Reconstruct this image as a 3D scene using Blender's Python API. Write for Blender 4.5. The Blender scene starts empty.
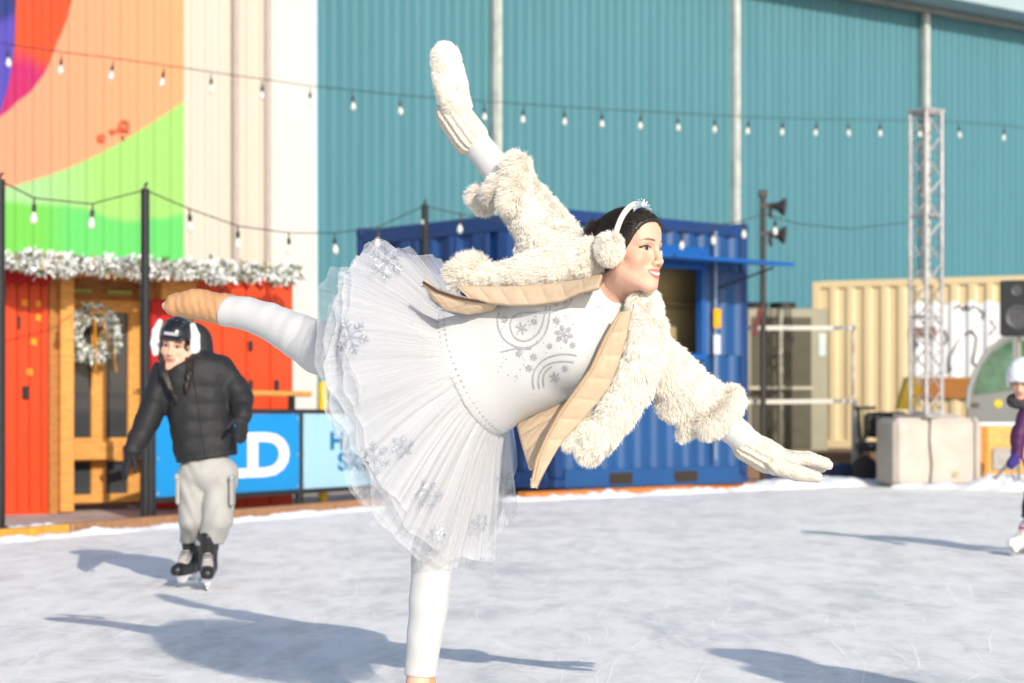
import bpy, math, random
import numpy as np
from mathutils import Vector, Matrix
from mathutils.bvhtree import BVHTree
R = math.radians
rng = np.random.default_rng(7)
random.seed(7)
scene = bpy.context.scene
col = scene.collection
# ---------------------------------------------------------------- camera model (eye 0.95 m above the ice, 70 mm lens)
EYE, FPX, CX, HY = 0.95, 1991.1, 512.0, 415.0
def P(x, y, Y):
    """point of the place that lies Y metres ahead of the eye"""
    return np.array([(x - CX) * Y / FPX, Y, EYE + (HY - y) * Y / FPX])
SUN_EL = 24.0
SUN_H = np.array([-0.352, 0.936]); SUN_H /= np.linalg.norm(SUN_H)

def nrm(v):
    v = np.asarray(v, float); return v / (np.linalg.norm(v) + 1e-12)
def s2l(c):
    c = np.asarray(c, float) / 255.0
    return np.where(c <= 0.04045, c / 12.92, ((c + 0.055) / 1.055) ** 2.4)
def C(r, g, b, k=0.8):
    return tuple(float(x) for x in s2l((r, g, b)) * k * .9)

# ---------------------------------------------------------------- materials
MATS = {}
def mat(name, color, rough=0.6, metal=0.0, var=0.12, vscale=6.0, bump=0.0, bscale=40.0, spec=0.4, stretch=(1, 1, 1),
        attr=None, trans=0.0, coat=0.0, sss=0.0, emis=None, sheen=0.0):
    if name in MATS: return MATS[name]
    m = bpy.data.materials.new(name); m.use_nodes = True
    nt = m.node_tree; N = nt.nodes; L = nt.links
    b = N['Principled BSDF']
    b.inputs['Roughness'].default_value = rough
    b.inputs['Metallic'].default_value = metal
    b.inputs['Specular IOR Level'].default_value = spec
    b.inputs['Transmission Weight'].default_value = trans
    b.inputs['Coat Weight'].default_value = coat
    if sss:
        b.inputs['Subsurface Weight'].default_value = sss
        b.inputs['Subsurface Radius'].default_value = (0.01, 0.004, 0.002)
        b.inputs['Subsurface Scale'].default_value = 0.6
    if sheen:
        b.inputs['Sheen Weight'].default_value = sheen
    tc = N.new('ShaderNodeTexCoord'); mp = N.new('ShaderNodeMapping')
    mp.inputs['Scale'].default_value = stretch
    L.new(tc.outputs['Object'], mp.inputs['Vector'])
    if attr:
        a = N.new('ShaderNodeAttribute'); a.attribute_name = attr
        src = a.outputs['Color']
    else:
        rgb = N.new('ShaderNodeRGB'); rgb.outputs[0].default_value = (*color, 1); src = rgb.outputs[0]
    if var > 0:
        no = N.new('ShaderNodeTexNoise'); no.inputs['Scale'].default_value = vscale; no.inputs['Detail'].default_value = 6
        no.inputs['Roughness'].default_value = 0.65
        L.new(mp.outputs[0], no.inputs['Vector'])
        mr = N.new('ShaderNodeMapRange'); mr.inputs[1].default_value = 0.3; mr.inputs[2].default_value = 0.7
        mr.inputs[3].default_value = 1 - var; mr.inputs[4].default_value = 1 + var * 0.6
        L.new(no.outputs['Fac'], mr.inputs[0])
        mx = N.new('ShaderNodeVectorMath'); mx.operation = 'SCALE'
        L.new(src, mx.inputs[0]); L.new(mr.outputs[0], mx.inputs['Scale'])
        L.new(mx.outputs[0], b.inputs['Base Color'])
    else:
        L.new(src, b.inputs['Base Color'])
    if bump > 0:
        n2 = N.new('ShaderNodeTexNoise'); n2.inputs['Scale'].default_value = bscale; n2.inputs['Detail'].default_value = 4
        L.new(mp.outputs[0], n2.inputs['Vector'])
        bp = N.new('ShaderNodeBump'); bp.inputs['Strength'].default_value = bump; bp.inputs['Distance'].default_value = 0.01
        L.new(n2.outputs['Fac'], bp.inputs['Height']); L.new(bp.outputs[0], b.inputs['Normal'])
    MATS[name] = m
    return m

def wood(name, color, grain=(2, 2, 14)):
    return mat(name, color, rough=0.65, var=0.3, vscale=4, stretch=grain, bump=0.25, bscale=14)

# ---------------------------------------------------------------- object helpers
WM = {}
def tag(o, label=None, cat=None, group=None, kind=None):
    if label: o['label'] = label
    if cat: o['category'] = cat
    if group: o['group'] = group
    if kind: o['kind'] = kind
    return o
def empty(name, loc=(0, 0, 0), rz=0.0, label=None, cat=None, group=None):
    o = bpy.data.objects.new(name, None); col.objects.link(o)
    o.location = [float(v) for v in loc]; o.rotation_euler = (0, 0, rz); o.empty_display_size = 0.2
    WM[o.name] = Matrix.Translation(Vector(o.location)) @ Matrix.Rotation(rz, 4, 'Z')
    return tag(o, label, cat, group)
def link(name, verts, faces, material=None, parent=None, world=False, smooth=False, normals=None, colors=None, fmat=None, loc=None):
    """verts (n,3); faces: array (m,k) or list of lists; world=True: verts are in world space"""
    verts = np.asarray(verts, float)
    if world and parent is not None:
        Mi = np.array(WM[parent.name].inverted())
        verts = verts @ Mi[:3, :3].T + Mi[:3, 3]
        if normals is not None: normals = normals @ Mi[:3, :3].T
    if loc is not None: verts = verts - np.asarray(loc, float)
    me = bpy.data.meshes.new(name)
    if isinstance(faces, np.ndarray): faces = [faces]
    elif len(faces) and isinstance(faces[0], np.ndarray): faces = list(faces)
    else: faces = None if False else faces
    if len(faces) and isinstance(faces[0], np.ndarray):
        me.vertices.add(len(verts)); me.vertices.foreach_set('co', verts.astype(np.float32).ravel())
        lv = np.concatenate([f.ravel() for f in faces]).astype(np.int32)
        tot = np.concatenate([np.full(len(f), f.shape[1], np.int32) for f in faces])
        st = np.concatenate([[0], np.cumsum(tot)[:-1]]).astype(np.int32)
        me.loops.add(len(lv)); me.loops.foreach_set('vertex_index', lv)
        me.polygons.add(len(tot)); me.polygons.foreach_set('loop_start', st); me.polygons.foreach_set('loop_total', tot)
        me.update(calc_edges=True); me.validate()
    else:
        me.from_pydata([tuple(v) for v in verts], [], faces); me.update()
    if smooth or normals is not None:
        me.polygons.foreach_set('use_smooth', np.ones(len(me.polygons), bool))
    mats = material if isinstance(material, (list, tuple)) else [material]
    for m in mats:
        if m: me.materials.append(m)
    if fmat is not None:
        me.polygons.foreach_set('material_index', np.asarray(fmat, np.int32))
    if colors is not None:
        ca = me.color_attributes.new('col', 'FLOAT_COLOR', 'POINT')
        ca.data.foreach_set('color', np.concatenate([colors, np.ones((len(colors), 1))], 1).astype(np.float32).ravel())
    if normals is not None:
        me.normals_split_custom_set_from_vertices([tuple(n) for n in normals])
    me.update()
    o = bpy.data.objects.new(name, me); col.objects.link(o)
    M = Matrix.Identity(4)
    if parent is not None:
        o.parent = parent; M = WM[parent.name].copy()
    if loc is not None:
        o.location = loc; M = M @ Matrix.Translation(Vector(loc))
    WM[o.name] = M
    return o

def frame_from(d, up=(0, 0, 1)):
    d = nrm(d); up = np.asarray(up, float)
    if abs(np.dot(d, nrm(up))) > 0.97: up = np.array([1.0, 0, 0])
    a = nrm(np.cross(up, d)); b = np.cross(d, a)
    return a, b, d

class MB:
    def __init__(s): s.v = []; s.f = []
    def add(s, verts, faces):
        o = len(s.v); s.v.extend([tuple(map(float, q)) for q in verts]); s.f.extend([[i + o for i in f] for f in faces]); return s
    def box(s, c, size, M=None, ch=0.0):
        x, y, z = [d / 2 for d in size]
        if ch <= 0:
            vs = [(-x, -y, -z), (x, -y, -z), (x, y, -z), (-x, y, -z), (-x, -y, z), (x, -y, z), (x, y, z), (-x, y, z)]
            fs = [[0, 3, 2, 1], [4, 5, 6, 7], [0, 1, 5, 4], [1, 2, 6, 5], [2, 3, 7, 6], [3, 0, 4, 7]]
        else:
            vs = []; fs = []
            k = {}
            for sx in (-1, 1):
                for sy in (-1, 1):
                    for sz in (-1, 1):
                        for ax in range(3):
                            q = [sx * x, sy * y, sz * z]
                            for j in range(3):
                                if j != ax: q[j] -= (sx, sy, sz)[j] * ch
                            k[(sx, sy, sz, ax)] = len(vs); vs.append(tuple(q))
            def fc(ids):
                pts = np.array([vs[i] for i in ids]); n = np.cross(pts[1] - pts[0], pts[2] - pts[0])
                if np.dot(n, pts.mean(0)) < 0: ids = ids[::-1]
                fs.append(list(ids))
            for ax in range(3):
                a, b = [j for j in range(3) if j != ax]
                for sg in (-1, 1):
                    ids = []
                    for (p, q) in ((-1, -1), (1, -1), (1, 1), (-1, 1)):
                        t = [0, 0, 0]; t[ax] = sg; t[a] = p; t[b] = q
                        ids.append(k[(*t, ax)])
                    fc(ids)
            for ax in range(3):
                a, b = [j for j in range(3) if j != ax]
                for p in (-1, 1):
                    for q in (-1, 1):
                        t0 = [0, 0, 0]; t0[ax] = -1; t0[a] = p; t0[b] = q
                        t1 = list(t0); t1[ax] = 1
                        fc([k[(*t0, a)], k[(*t1, a)], k[(*t1, b)], k[(*t0, b)]])
            for sx in (-1, 1):
                for sy in (-1, 1):
                    for sz in (-1, 1):
                        fc([k[(sx, sy, sz, 0)], k[(sx, sy, sz, 1)], k[(sx, sy, sz, 2)]])
        vs = np.array(vs)
        if M is not None: vs = vs @ np.asarray(M)[:3, :3].T
        return s.add(vs + np.asarray(c, float), fs)
    def bar(s, p0, p1, w, h=None, up=(0, 0, 1), ch=0.0):
        p0 = np.asarray(p0, float); p1 = np.asarray(p1, float); h = h or w
        a, b, d = frame_from(p1 - p0, up)
        return s.box((p0 + p1) / 2, (w, h, np.linalg.norm(p1 - p0)), np.stack([a, b, d], 1), ch)
    def tube(s, pts, r, n=8, caps=True, flat=None):
        pts = np.asarray(pts, float); m = len(pts); rr = np.broadcast_to(np.asarray(r, float), (m,))
        tan = np.gradient(pts, axis=0); vs = []; fs = []
        a, b, d = frame_from(tan[0])
        for i in range(m):
            d = nrm(tan[i]); a = nrm(a - d * np.dot(a, d)); b = np.cross(d, a)
            for j in range(n):
                t = 2 * math.pi * j / n
                vs.append(pts[i] + rr[i] * (math.cos(t) * a + math.sin(t) * b))
        for i in range(m - 1):
            for j in range(n):
                fs.append([i * n + j, i * n + (j + 1) % n, (i + 1) * n + (j + 1) % n, (i + 1) * n + j])
        if caps:
            fs.append(list(range(n))[::-1]); fs.append([(m - 1) * n + j for j in range(n)])
        return s.add(vs, fs)
    def cyl(s, p0, p1, r0, r1=None, n=16):
        return s.tube([p0, p1], [r0, r1 if r1 is not None else r0], n)
    def lathe(s, prof, origin, axis=(0, 0, 1), n=20):
        """prof: [(r, h)]"""
        a, b, d = frame_from(axis); o = np.asarray(origin, float); vs = []; fs = []
        for (r, h) in prof:
            for j in range(n):
                t = 2 * math.pi * j / n
                vs.append(o + d * h + r * (math.cos(t) * a + math.sin(t) * b))
        m = len(prof)
        for i in range(m - 1):
            for j in range(n):
                fs.append([i * n + j, i * n + (j + 1) % n, (i + 1) * n + (j + 1) % n, (i + 1) * n + j])
        fs.append(list(range(n))[::-1]); fs.append([(m - 1) * n + j for j in range(n)])
        return s.add(vs, fs)
    def prism(s, poly, o, ex, ey, depth):
        """flat polygon (2-D points) in plane o+x*ex+y*ey, extruded by vector depth"""
        o = np.asarray(o, float); ex = np.asarray(ex, float); ey = np.asarray(ey, float); depth = np.asarray(depth, float)
        A = [o + x * ex + y * ey for x, y in poly]; n = len(A)
        B = [q + depth for q in A]
        fs = [list(range(n)), [n + i for i in range(n)][::-1]] + [[i, n + i, n + (i + 1) % n, (i + 1) % n] for i in range(n)]
        nn = np.cross(ex, ey)
        if np.dot(nn, depth) > 0: fs = [f[::-1] for f in fs]
        return s.add(A + B, fs)
    def ball(s, c, r, n=12, m=8, sc=(1, 1, 1)):
        c = np.asarray(c, float); vs = [c + np.array([0, 0, r * sc[2]])]; fs = []
        for i in range(1, m):
            for j in range(n):
                th = math.pi * i / m; ph = 2 * math.pi * j / n
                vs.append(c + r * np.array([math.sin(th) * math.cos(ph) * sc[0], math.sin(th) * math.sin(ph) * sc[1], math.cos(th) * sc[2]]))
        vs.append(c - np.array([0, 0, r * sc[2]]))
        for j in range(n): fs.append([0, 1 + j, 1 + (j + 1) % n])
        for i in range(m - 2):
            for j in range(n):
                a = 1 + i * n
                fs.append([a + j, a + n + j, a + n + (j + 1) % n, a + (j + 1) % n])
        e = len(vs) - 1; a = 1 + (m - 2) * n
        for j in range(n): fs.append([a + j, e, a + (j + 1) % n])
        return s.add(vs, fs)
    def build(s, name, material, parent=None, world=False, smooth=False, loc=None):
        o = link(name, np.array(s.v), s.f, material, parent, world, False, loc=loc)
        if smooth:
            me = o.data; me.polygons.foreach_set('use_smooth', np.ones(len(me.polygons), bool))
            try: me.set_sharp_from_angle(angle=R(40))
            except Exception: pass
        return o

def copy_tree(o, parent=None):
    c = o.copy(); col.objects.link(c)
    if parent is not None: c.parent = parent
    for ch in list(o.children): copy_tree(ch, c)
    return c

def text_mesh(body, size, extrude, offset=0.0):
    cu = bpy.data.curves.new('lettering', 'FONT'); cu.body = body; cu.size = size; cu.extrude = extrude; cu.offset = offset
    cu.resolution_u = 4
    o = bpy.data.objects.new('lettering', cu); col.objects.link(o)
    dg = bpy.context.evaluated_depsgraph_get(); dg.update()
    me = bpy.data.meshes.new_from_object(o.evaluated_get(dg))
    v = np.array([q.co[:] for q in me.vertices]); f = [list(p.vertices) for p in me.polygons]
    bpy.data.objects.remove(o); bpy.data.meshes.remove(me)
    return v, f

# ---------------------------------------------------------------- implicit surfaces
class SDF:
    def __init__(s, lo, hi, h):
        s.lo = np.asarray(lo, float); s.h = h
        n = np.ceil((np.asarray(hi, float) - s.lo) / h).astype(int) + 1
        s.D = np.full(n, 9.0, np.float32)
        s.ax = [(s.lo[i] + h * np.arange(n[i])).astype(np.float32) for i in range(3)]
    def sub(s, lo, hi):
        sl = []
        for i in range(3):
            a = int(max(0, math.floor((lo[i] - s.lo[i]) / s.h))); b = int(min(s.D.shape[i], math.ceil((hi[i] - s.lo[i]) / s.h) + 1))
            if b <= a: return None
            sl.append(slice(a, b))
        sl = tuple(sl)
        X = s.ax[0][sl[0]][:, None, None]; Y = s.ax[1][sl[1]][None, :, None]; Z = s.ax[2][sl[2]][None, None, :]
        return sl, X, Y, Z
    def put(s, fn, lo, hi, k, op):
        q = s.sub(lo, hi)
        if q is None: return s
        sl, X, Y, Z = q
        d = fn(X, Y, Z).astype(np.float32); D = s.D[sl]
        if op == 'u':
            if k > 0:
                h = np.maximum(k - np.abs(D - d), 0) / k; s.D[sl] = np.minimum(D, d) - h * h * k * 0.25
            else: s.D[sl] = np.minimum(D, d)
        elif op == 's':
            d = -d
            if k > 0:
                h = np.maximum(k - np.abs(D - d), 0) / k; s.D[sl] = np.maximum(D, d) + h * h * k * 0.25
            else: s.D[sl] = np.maximum(D, d)
        return s
    def rc(s, a, b, ra, rb, k=0.03, op='u', bump=None):
        """round cone; bump(t, length) is added to the radius along the axis"""
        a = np.asarray(a, float); b = np.asarray(b, float); ab = b - a; L2 = float(ab @ ab) + 1e-12
        m = max(ra, rb) + k + 4 * s.h + 0.01
        def fn(X, Y, Z):
            px, py, pz = X - a[0], Y - a[1], Z - a[2]
            t = np.clip((px * ab[0] + py * ab[1] + pz * ab[2]) / L2, 0, 1)
            r = ra + (rb - ra) * t
            if bump is not None: r = r + bump(t, math.sqrt(L2))
            return np.sqrt((px - t * ab[0]) ** 2 + (py - t * ab[1]) ** 2 + (pz - t * ab[2]) ** 2) - r
        return s.put(fn, np.minimum(a, b) - m, np.maximum(a, b) + m, k, op)
    def chain(s, pts, rad, k=0.03, op='u', bump=None):
        pts = [np.asarray(q, float) for q in pts]; m = max(rad) + k + 4 * s.h + 0.012; q_ = .010
        def fn(X, Y, Z):
            out = None
            for a, b, ra, rb in zip(pts[:-1], pts[1:], rad[:-1], rad[1:]):
                ab = b - a; L2 = float(ab @ ab) + 1e-12; px, py, pz = X - a[0], Y - a[1], Z - a[2]
                t = np.clip((px * ab[0] + py * ab[1] + pz * ab[2]) / L2, 0, 1); r = ra + (rb - ra) * t
                if bump is not None: r = r + bump(t, math.sqrt(L2))
                d = np.sqrt((px - t * ab[0]) ** 2 + (py - t * ab[1]) ** 2 + (pz - t * ab[2]) ** 2) - r
                if out is None: out = d
                else: h = np.maximum(q_ - np.abs(out - d), 0) / q_; out = np.minimum(out, d) - h * h * q_ * .12
            return out
        return s.put(fn, np.min(pts, 0) - m, np.max(pts, 0) + m, k, op)
    def el(s, c, A, rad, k=0.03, op='u'):
        """ellipsoid; A rows = unit axes (None: world)"""
        c = np.asarray(c, float); A = np.eye(3) if A is None else np.asarray(A, float); rad = np.asarray(rad, float)
        m = max(rad) + k + 4 * s.h + 0.01
        def fn(X, Y, Z):
            p = (X - c[0], Y - c[1], Z - c[2])
            k0 = 0; k1 = 0
            for i in range(3):
                u = p[0] * A[i][0] + p[1] * A[i][1] + p[2] * A[i][2]
                k0 = k0 + (u / rad[i]) ** 2; k1 = k1 + (u / rad[i] ** 2) ** 2
            k0 = np.sqrt(k0); k1 = np.sqrt(k1) + 1e-6
            return k0 * (k0 - 1) / k1
        return s.put(fn, c - m, c + m, k, op)
    def torus(s, c, axis, Rm, r, k=0.02, op='u'):
        c = np.asarray(c, float); d = nrm(axis); m = Rm + r + k + 4 * s.h + .01
        def fn(X, Y, Z):
            px, py, pz = X - c[0], Y - c[1], Z - c[2]
            h = px * d[0] + py * d[1] + pz * d[2]
            q = np.sqrt(np.maximum(px * px + py * py + pz * pz - h * h, 0)) - Rm
            return np.sqrt(q * q + h * h) - r
        return s.put(fn, c - m, c + m, k, op)
    def half(s, p0, n, k=0.01):
        """cut away everything on the side n points to"""
        p0 = np.asarray(p0, float); n = nrm(n)
        return s.put(lambda X, Y, Z: -((X - p0[0]) * n[0] + (Y - p0[1]) * n[1] + (Z - p0[2]) * n[2]), s.lo - 1, s.lo + s.h * np.array(s.D.shape) + 1, k, 's')
    def mod(s, fn):
        """add fn(X,Y,Z) to the field near the surface"""
        X = s.ax[0][:, None, None]; Y = s.ax[1][None, :, None]; Z = s.ax[2][None, None, :]
        s.D += np.where(s.D < 5, fn(X, Y, Z), 0).astype(np.float32); return s
    def mesh(s, smooth=2):
        D = s.D; D[[0, -1]] = np.maximum(D[[0, -1]], .001); D[:, [0, -1]] = np.maximum(D[:, [0, -1]], .001); D[:, :, [0, -1]] = np.maximum(D[:, :, [0, -1]], .001)
        neg = D < 0; nx, ny, nz = D.shape
        off = [(i, j, k) for i in (0, 1) for j in (0, 1) for k in (0, 1)]
        cnt = np.zeros((nx - 1, ny - 1, nz - 1), np.int8)
        for i, j, k in off: cnt += neg[i:nx - 1 + i, j:ny - 1 + j, k:nz - 1 + k]
        act = (cnt > 0) & (cnt < 8); ijk = np.argwhere(act); idx = np.full(act.shape, -1, np.int32); idx[act] = np.arange(len(ijk))
        V = np.stack([D[ijk[:, 0] + i, ijk[:, 1] + j, ijk[:, 2] + k] for i, j, k in off], 1); V = np.clip(V, -3 * s.h, 3 * s.h)
        acc = np.zeros((len(ijk), 3)); w = np.zeros(len(ijk)); offa = np.array(off, float)
        for a in range(8):
            for b in range(a + 1, 8):
                if np.abs(offa[a] - offa[b]).sum() != 1: continue
                c = (V[:, a] < 0) != (V[:, b] < 0)
                t = V[:, a] / np.where(c, V[:, a] - V[:, b], 1)
                acc += np.where(c[:, None], offa[a] + t[:, None] * (offa[b] - offa[a]), 0); w += c
        verts = s.lo + s.h * (ijk + acc / w[:, None])
        quads = []
        for axn in range(3):
            o1, o2 = (axn + 1) % 3, (axn + 2) % 3
            sl0 = [slice(None)] * 3; sl1 = [slice(None)] * 3; sl0[axn] = slice(0, -1); sl1[axn] = slice(1, None)
            n0 = neg[tuple(sl0)]; n1 = neg[tuple(sl1)]
            e = np.argwhere(n0 != n1); e = e[(e[:, o1] > 0) & (e[:, o2] > 0) & (e[:, o1] < D.shape[o1] - 1) & (e[:, o2] < D.shape[o2] - 1)]
            if not len(e): continue
            def cell(d1, d2):
                q = e.copy(); q[:, o1] += d1; q[:, o2] += d2; return idx[q[:, 0], q[:, 1], q[:, 2]]
            qd = np.stack([cell(-1, -1), cell(0, -1), cell(0, 0), cell(-1, 0)], 1)
            fl = ~n0[e[:, 0], e[:, 1], e[:, 2]]
            qd[fl] = qd[fl][:, ::-1]; quads.append(qd)
        F = np.concatenate(quads); F = F[(F >= 0).all(1)]
        for _ in range(smooth):
            acc = np.zeros_like(verts); w = np.zeros(len(verts))
            for i in range(4):
                a, b = F[:, i], F[:, (i + 1) % 4]
                for ax_ in range(3):
                    acc[:, ax_] += np.bincount(a, verts[b, ax_], len(verts)) + np.bincount(b, verts[a, ax_], len(verts))
                w += np.bincount(a, minlength=len(verts)) + np.bincount(b, minlength=len(verts))
            verts = verts * 0.5 + 0.5 * acc / np.maximum(w, 1)[:, None]
        return verts, F

def vnormals(v, F):
    n = np.zeros_like(v)
    fn = np.cross(v[F[:, 2]] - v[F[:, 0]], v[F[:, 3 if F.shape[1] > 3 else 1]] - v[F[:, 1]]) if F.shape[1] == 4 else np.cross(v[F[:, 1]] - v[F[:, 0]], v[F[:, 2]] - v[F[:, 0]])
    for i in range(F.shape[1]):
        for a in range(3): n[:, a] += np.bincount(F[:, i], fn[:, a], len(v))
    return n / (np.linalg.norm(n, axis=1, keepdims=True) + 1e-12)

def fur(v, F, n, length, flow, spread=0.35, width=0.0022, lift=0.6, seed=1, mask=None, clump=0.5):
    """strands grown on a quad mesh; flow(points)->unit vectors the fur is combed along. Returns the strands (n,4,3) and their radii."""
    g = np.random.default_rng(seed)
    fn = np.cross(v[F[:, 2]] - v[F[:, 0]], v[F[:, 3]] - v[F[:, 1]]); area = np.linalg.norm(fn, axis=1) * 0.5
    if mask is not None: area = area * mask(v[F].mean(1))
    fi = g.choice(len(F), n, p=area / area.sum())
    a, b = g.random((2, n, 1)); q = v[F[fi]]
    base = (q[:, 0] * (1 - a) + q[:, 1] * a) * (1 - b) + (q[:, 3] * (1 - a) + q[:, 2] * a) * b
    VN = vnormals(v, F); bn = nrm_rows(VN[F[fi]].mean(1))
    # clumps: strands lean to the nearest of a set of random centres
    cells = np.floor(base / 0.022).astype(int); hsh = (cells[:, 0] * 73856093 ^ cells[:, 1] * 19349663 ^ cells[:, 2] * 83492791) % 4096
    cd = g.normal(size=(4096, 3))[hsh]
    fl = flow(base); fl = fl - bn * (fl * bn).sum(1, keepdims=True)
    d = nrm_rows(bn * lift + fl * (1 - lift) * 1.3 + cd * spread * clump + g.normal(size=(n, 3)) * spread * 0.6)
    L = length * (0.55 + 0.75 * g.random((n, 1)) ** 1.2)
    d2 = nrm_rows(d + fl * 0.5 + cd * spread * 0.4 - np.array([0, 0, .25]))
    m1 = base + d * L * 0.55; tip = m1 + d2 * L * 0.55
    curl = np.cross(d, bn) * (g.normal(size=(n, 1)) * .18)
    p1 = base + d * L * .34; p2 = p1 + nrm_rows(d * .6 + d2 * .4 + curl) * L * .34; p3 = p2 + nrm_rows(d2 + curl * 2) * L * .36
    pts = np.stack([base - bn * .002, p1, p2, p3], 1)
    return pts, width * (.6 + .8 * g.random((n, 1))) * np.array([[1, .95, .75, .2]])
def strands(name, pts, rad, material, parent):
    """a curves object: one curve per strand"""
    n, m, _ = pts.shape
    if parent is not None: pts = pts - np.array(WM[parent.name].translation)
    cu = bpy.data.hair_curves.new(name); cu.add_curves([m] * n)
    cu.position_data.foreach_set('vector', pts.astype(np.float32).ravel())
    a = cu.attributes.get('radius') or cu.attributes.new('radius', 'FLOAT', 'POINT'); a.data.foreach_set('value', rad.astype(np.float32).ravel())
    cu.materials.append(material)
    o = bpy.data.objects.new(name, cu); col.objects.link(o)
    if parent is not None: o.parent = parent; WM[o.name] = WM[parent.name].copy()
    return o
def nrm_rows(a): return a / (np.linalg.norm(a, axis=1, keepdims=True) + 1e-12)

def vnoise(p, f, seed=0):
    """cheap smooth noise from a few rotated sines"""
    g = np.random.default_rng(seed); out = 0
    for i in range(5):
        k = g.normal(size=3) * f * (1 + .35 * i); out = out + np.sin(p[..., 0] * k[0] + p[..., 1] * k[1] + p[..., 2] * k[2] + g.random() * 6.28) / (1 + .4 * i)
    return out / 2.6

class Face:
    """a straight run of wall/fence seen from the eye: s along it, from (X0,Y0), yaw from +X"""
    def __init__(s, X0, Y0, yaw): s.X0, s.Y0, s.c, s.s, s.yaw = X0, Y0, math.cos(R(yaw)), math.sin(R(yaw)), R(yaw)
    def at(s, px):
        u = (px - CX) / FPX; return (u * s.Y0 - s.X0) / (s.c - u * s.s)
    def z(s, py, px): return EYE + (HY - py) * (s.Y0 + s.s * s.at(px)) / FPX
    def w(s, t, d, z): return np.array([s.X0 + s.c * t - s.s * d, s.Y0 + s.s * t + s.c * d, z])
# ================================================================ SETTING
def corr(t0, t1, z0, z1, pitch, depth, flat=0.5, slope=0.12):
    """box-profile sheet: (t, offset, z) vertices and quads"""
    prof = []; t = t0
    while t < t1 - 1e-6:
        for f, o in ((0, 0), (flat - slope / 2, 0), (flat + slope / 2, depth), (1 - slope / 2, depth), (1 + slope / 2 - 1e-3, 0)):
            q = t + (f) * pitch
            if q <= t1: prof.append((q, o))
        t += pitch
    prof.append((t1, prof[-1][1]))
    v = [(q, o, z0) for q, o in prof] + [(q, o, z1) for q, o in prof]; n = len(prof)
    return np.array(v, float), [[i, i + 1, n + i + 1, n + i] for i in range(n - 1)]

# ---- sky and sun
w = bpy.data.worlds.new('World'); scene.world = w; w.use_nodes = True
nt = w.node_tree; sky = nt.nodes.new('ShaderNodeTexSky'); sky.sky_type = 'NISHITA'; sky.sun_disc = False
sky.sun_elevation = R(SUN_EL); sky.sun_rotation = math.atan2(-SUN_H[0], -SUN_H[1]); sky.air_density = 1.0; sky.dust_density = 1.0
nt.links.new(sky.outputs[0], nt.nodes['Background'].inputs[0]); nt.nodes['Background'].inputs[1].default_value = 0.14
sd = bpy.data.lights.new('sun', 'SUN'); sd.energy = 3.6; sd.angle = R(0.53); sd.color = (1.0, 0.93, 0.82)
so = bpy.data.objects.new('sun', sd); col.objects.link(so)
tr = np.array([*(SUN_H * math.cos(R(SUN_EL))), -math.sin(R(SUN_EL))])
so.rotation_euler = Vector(tr).to_track_quat('-Z', 'Y').to_euler(); so.location = (3, -6, 8)

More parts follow.
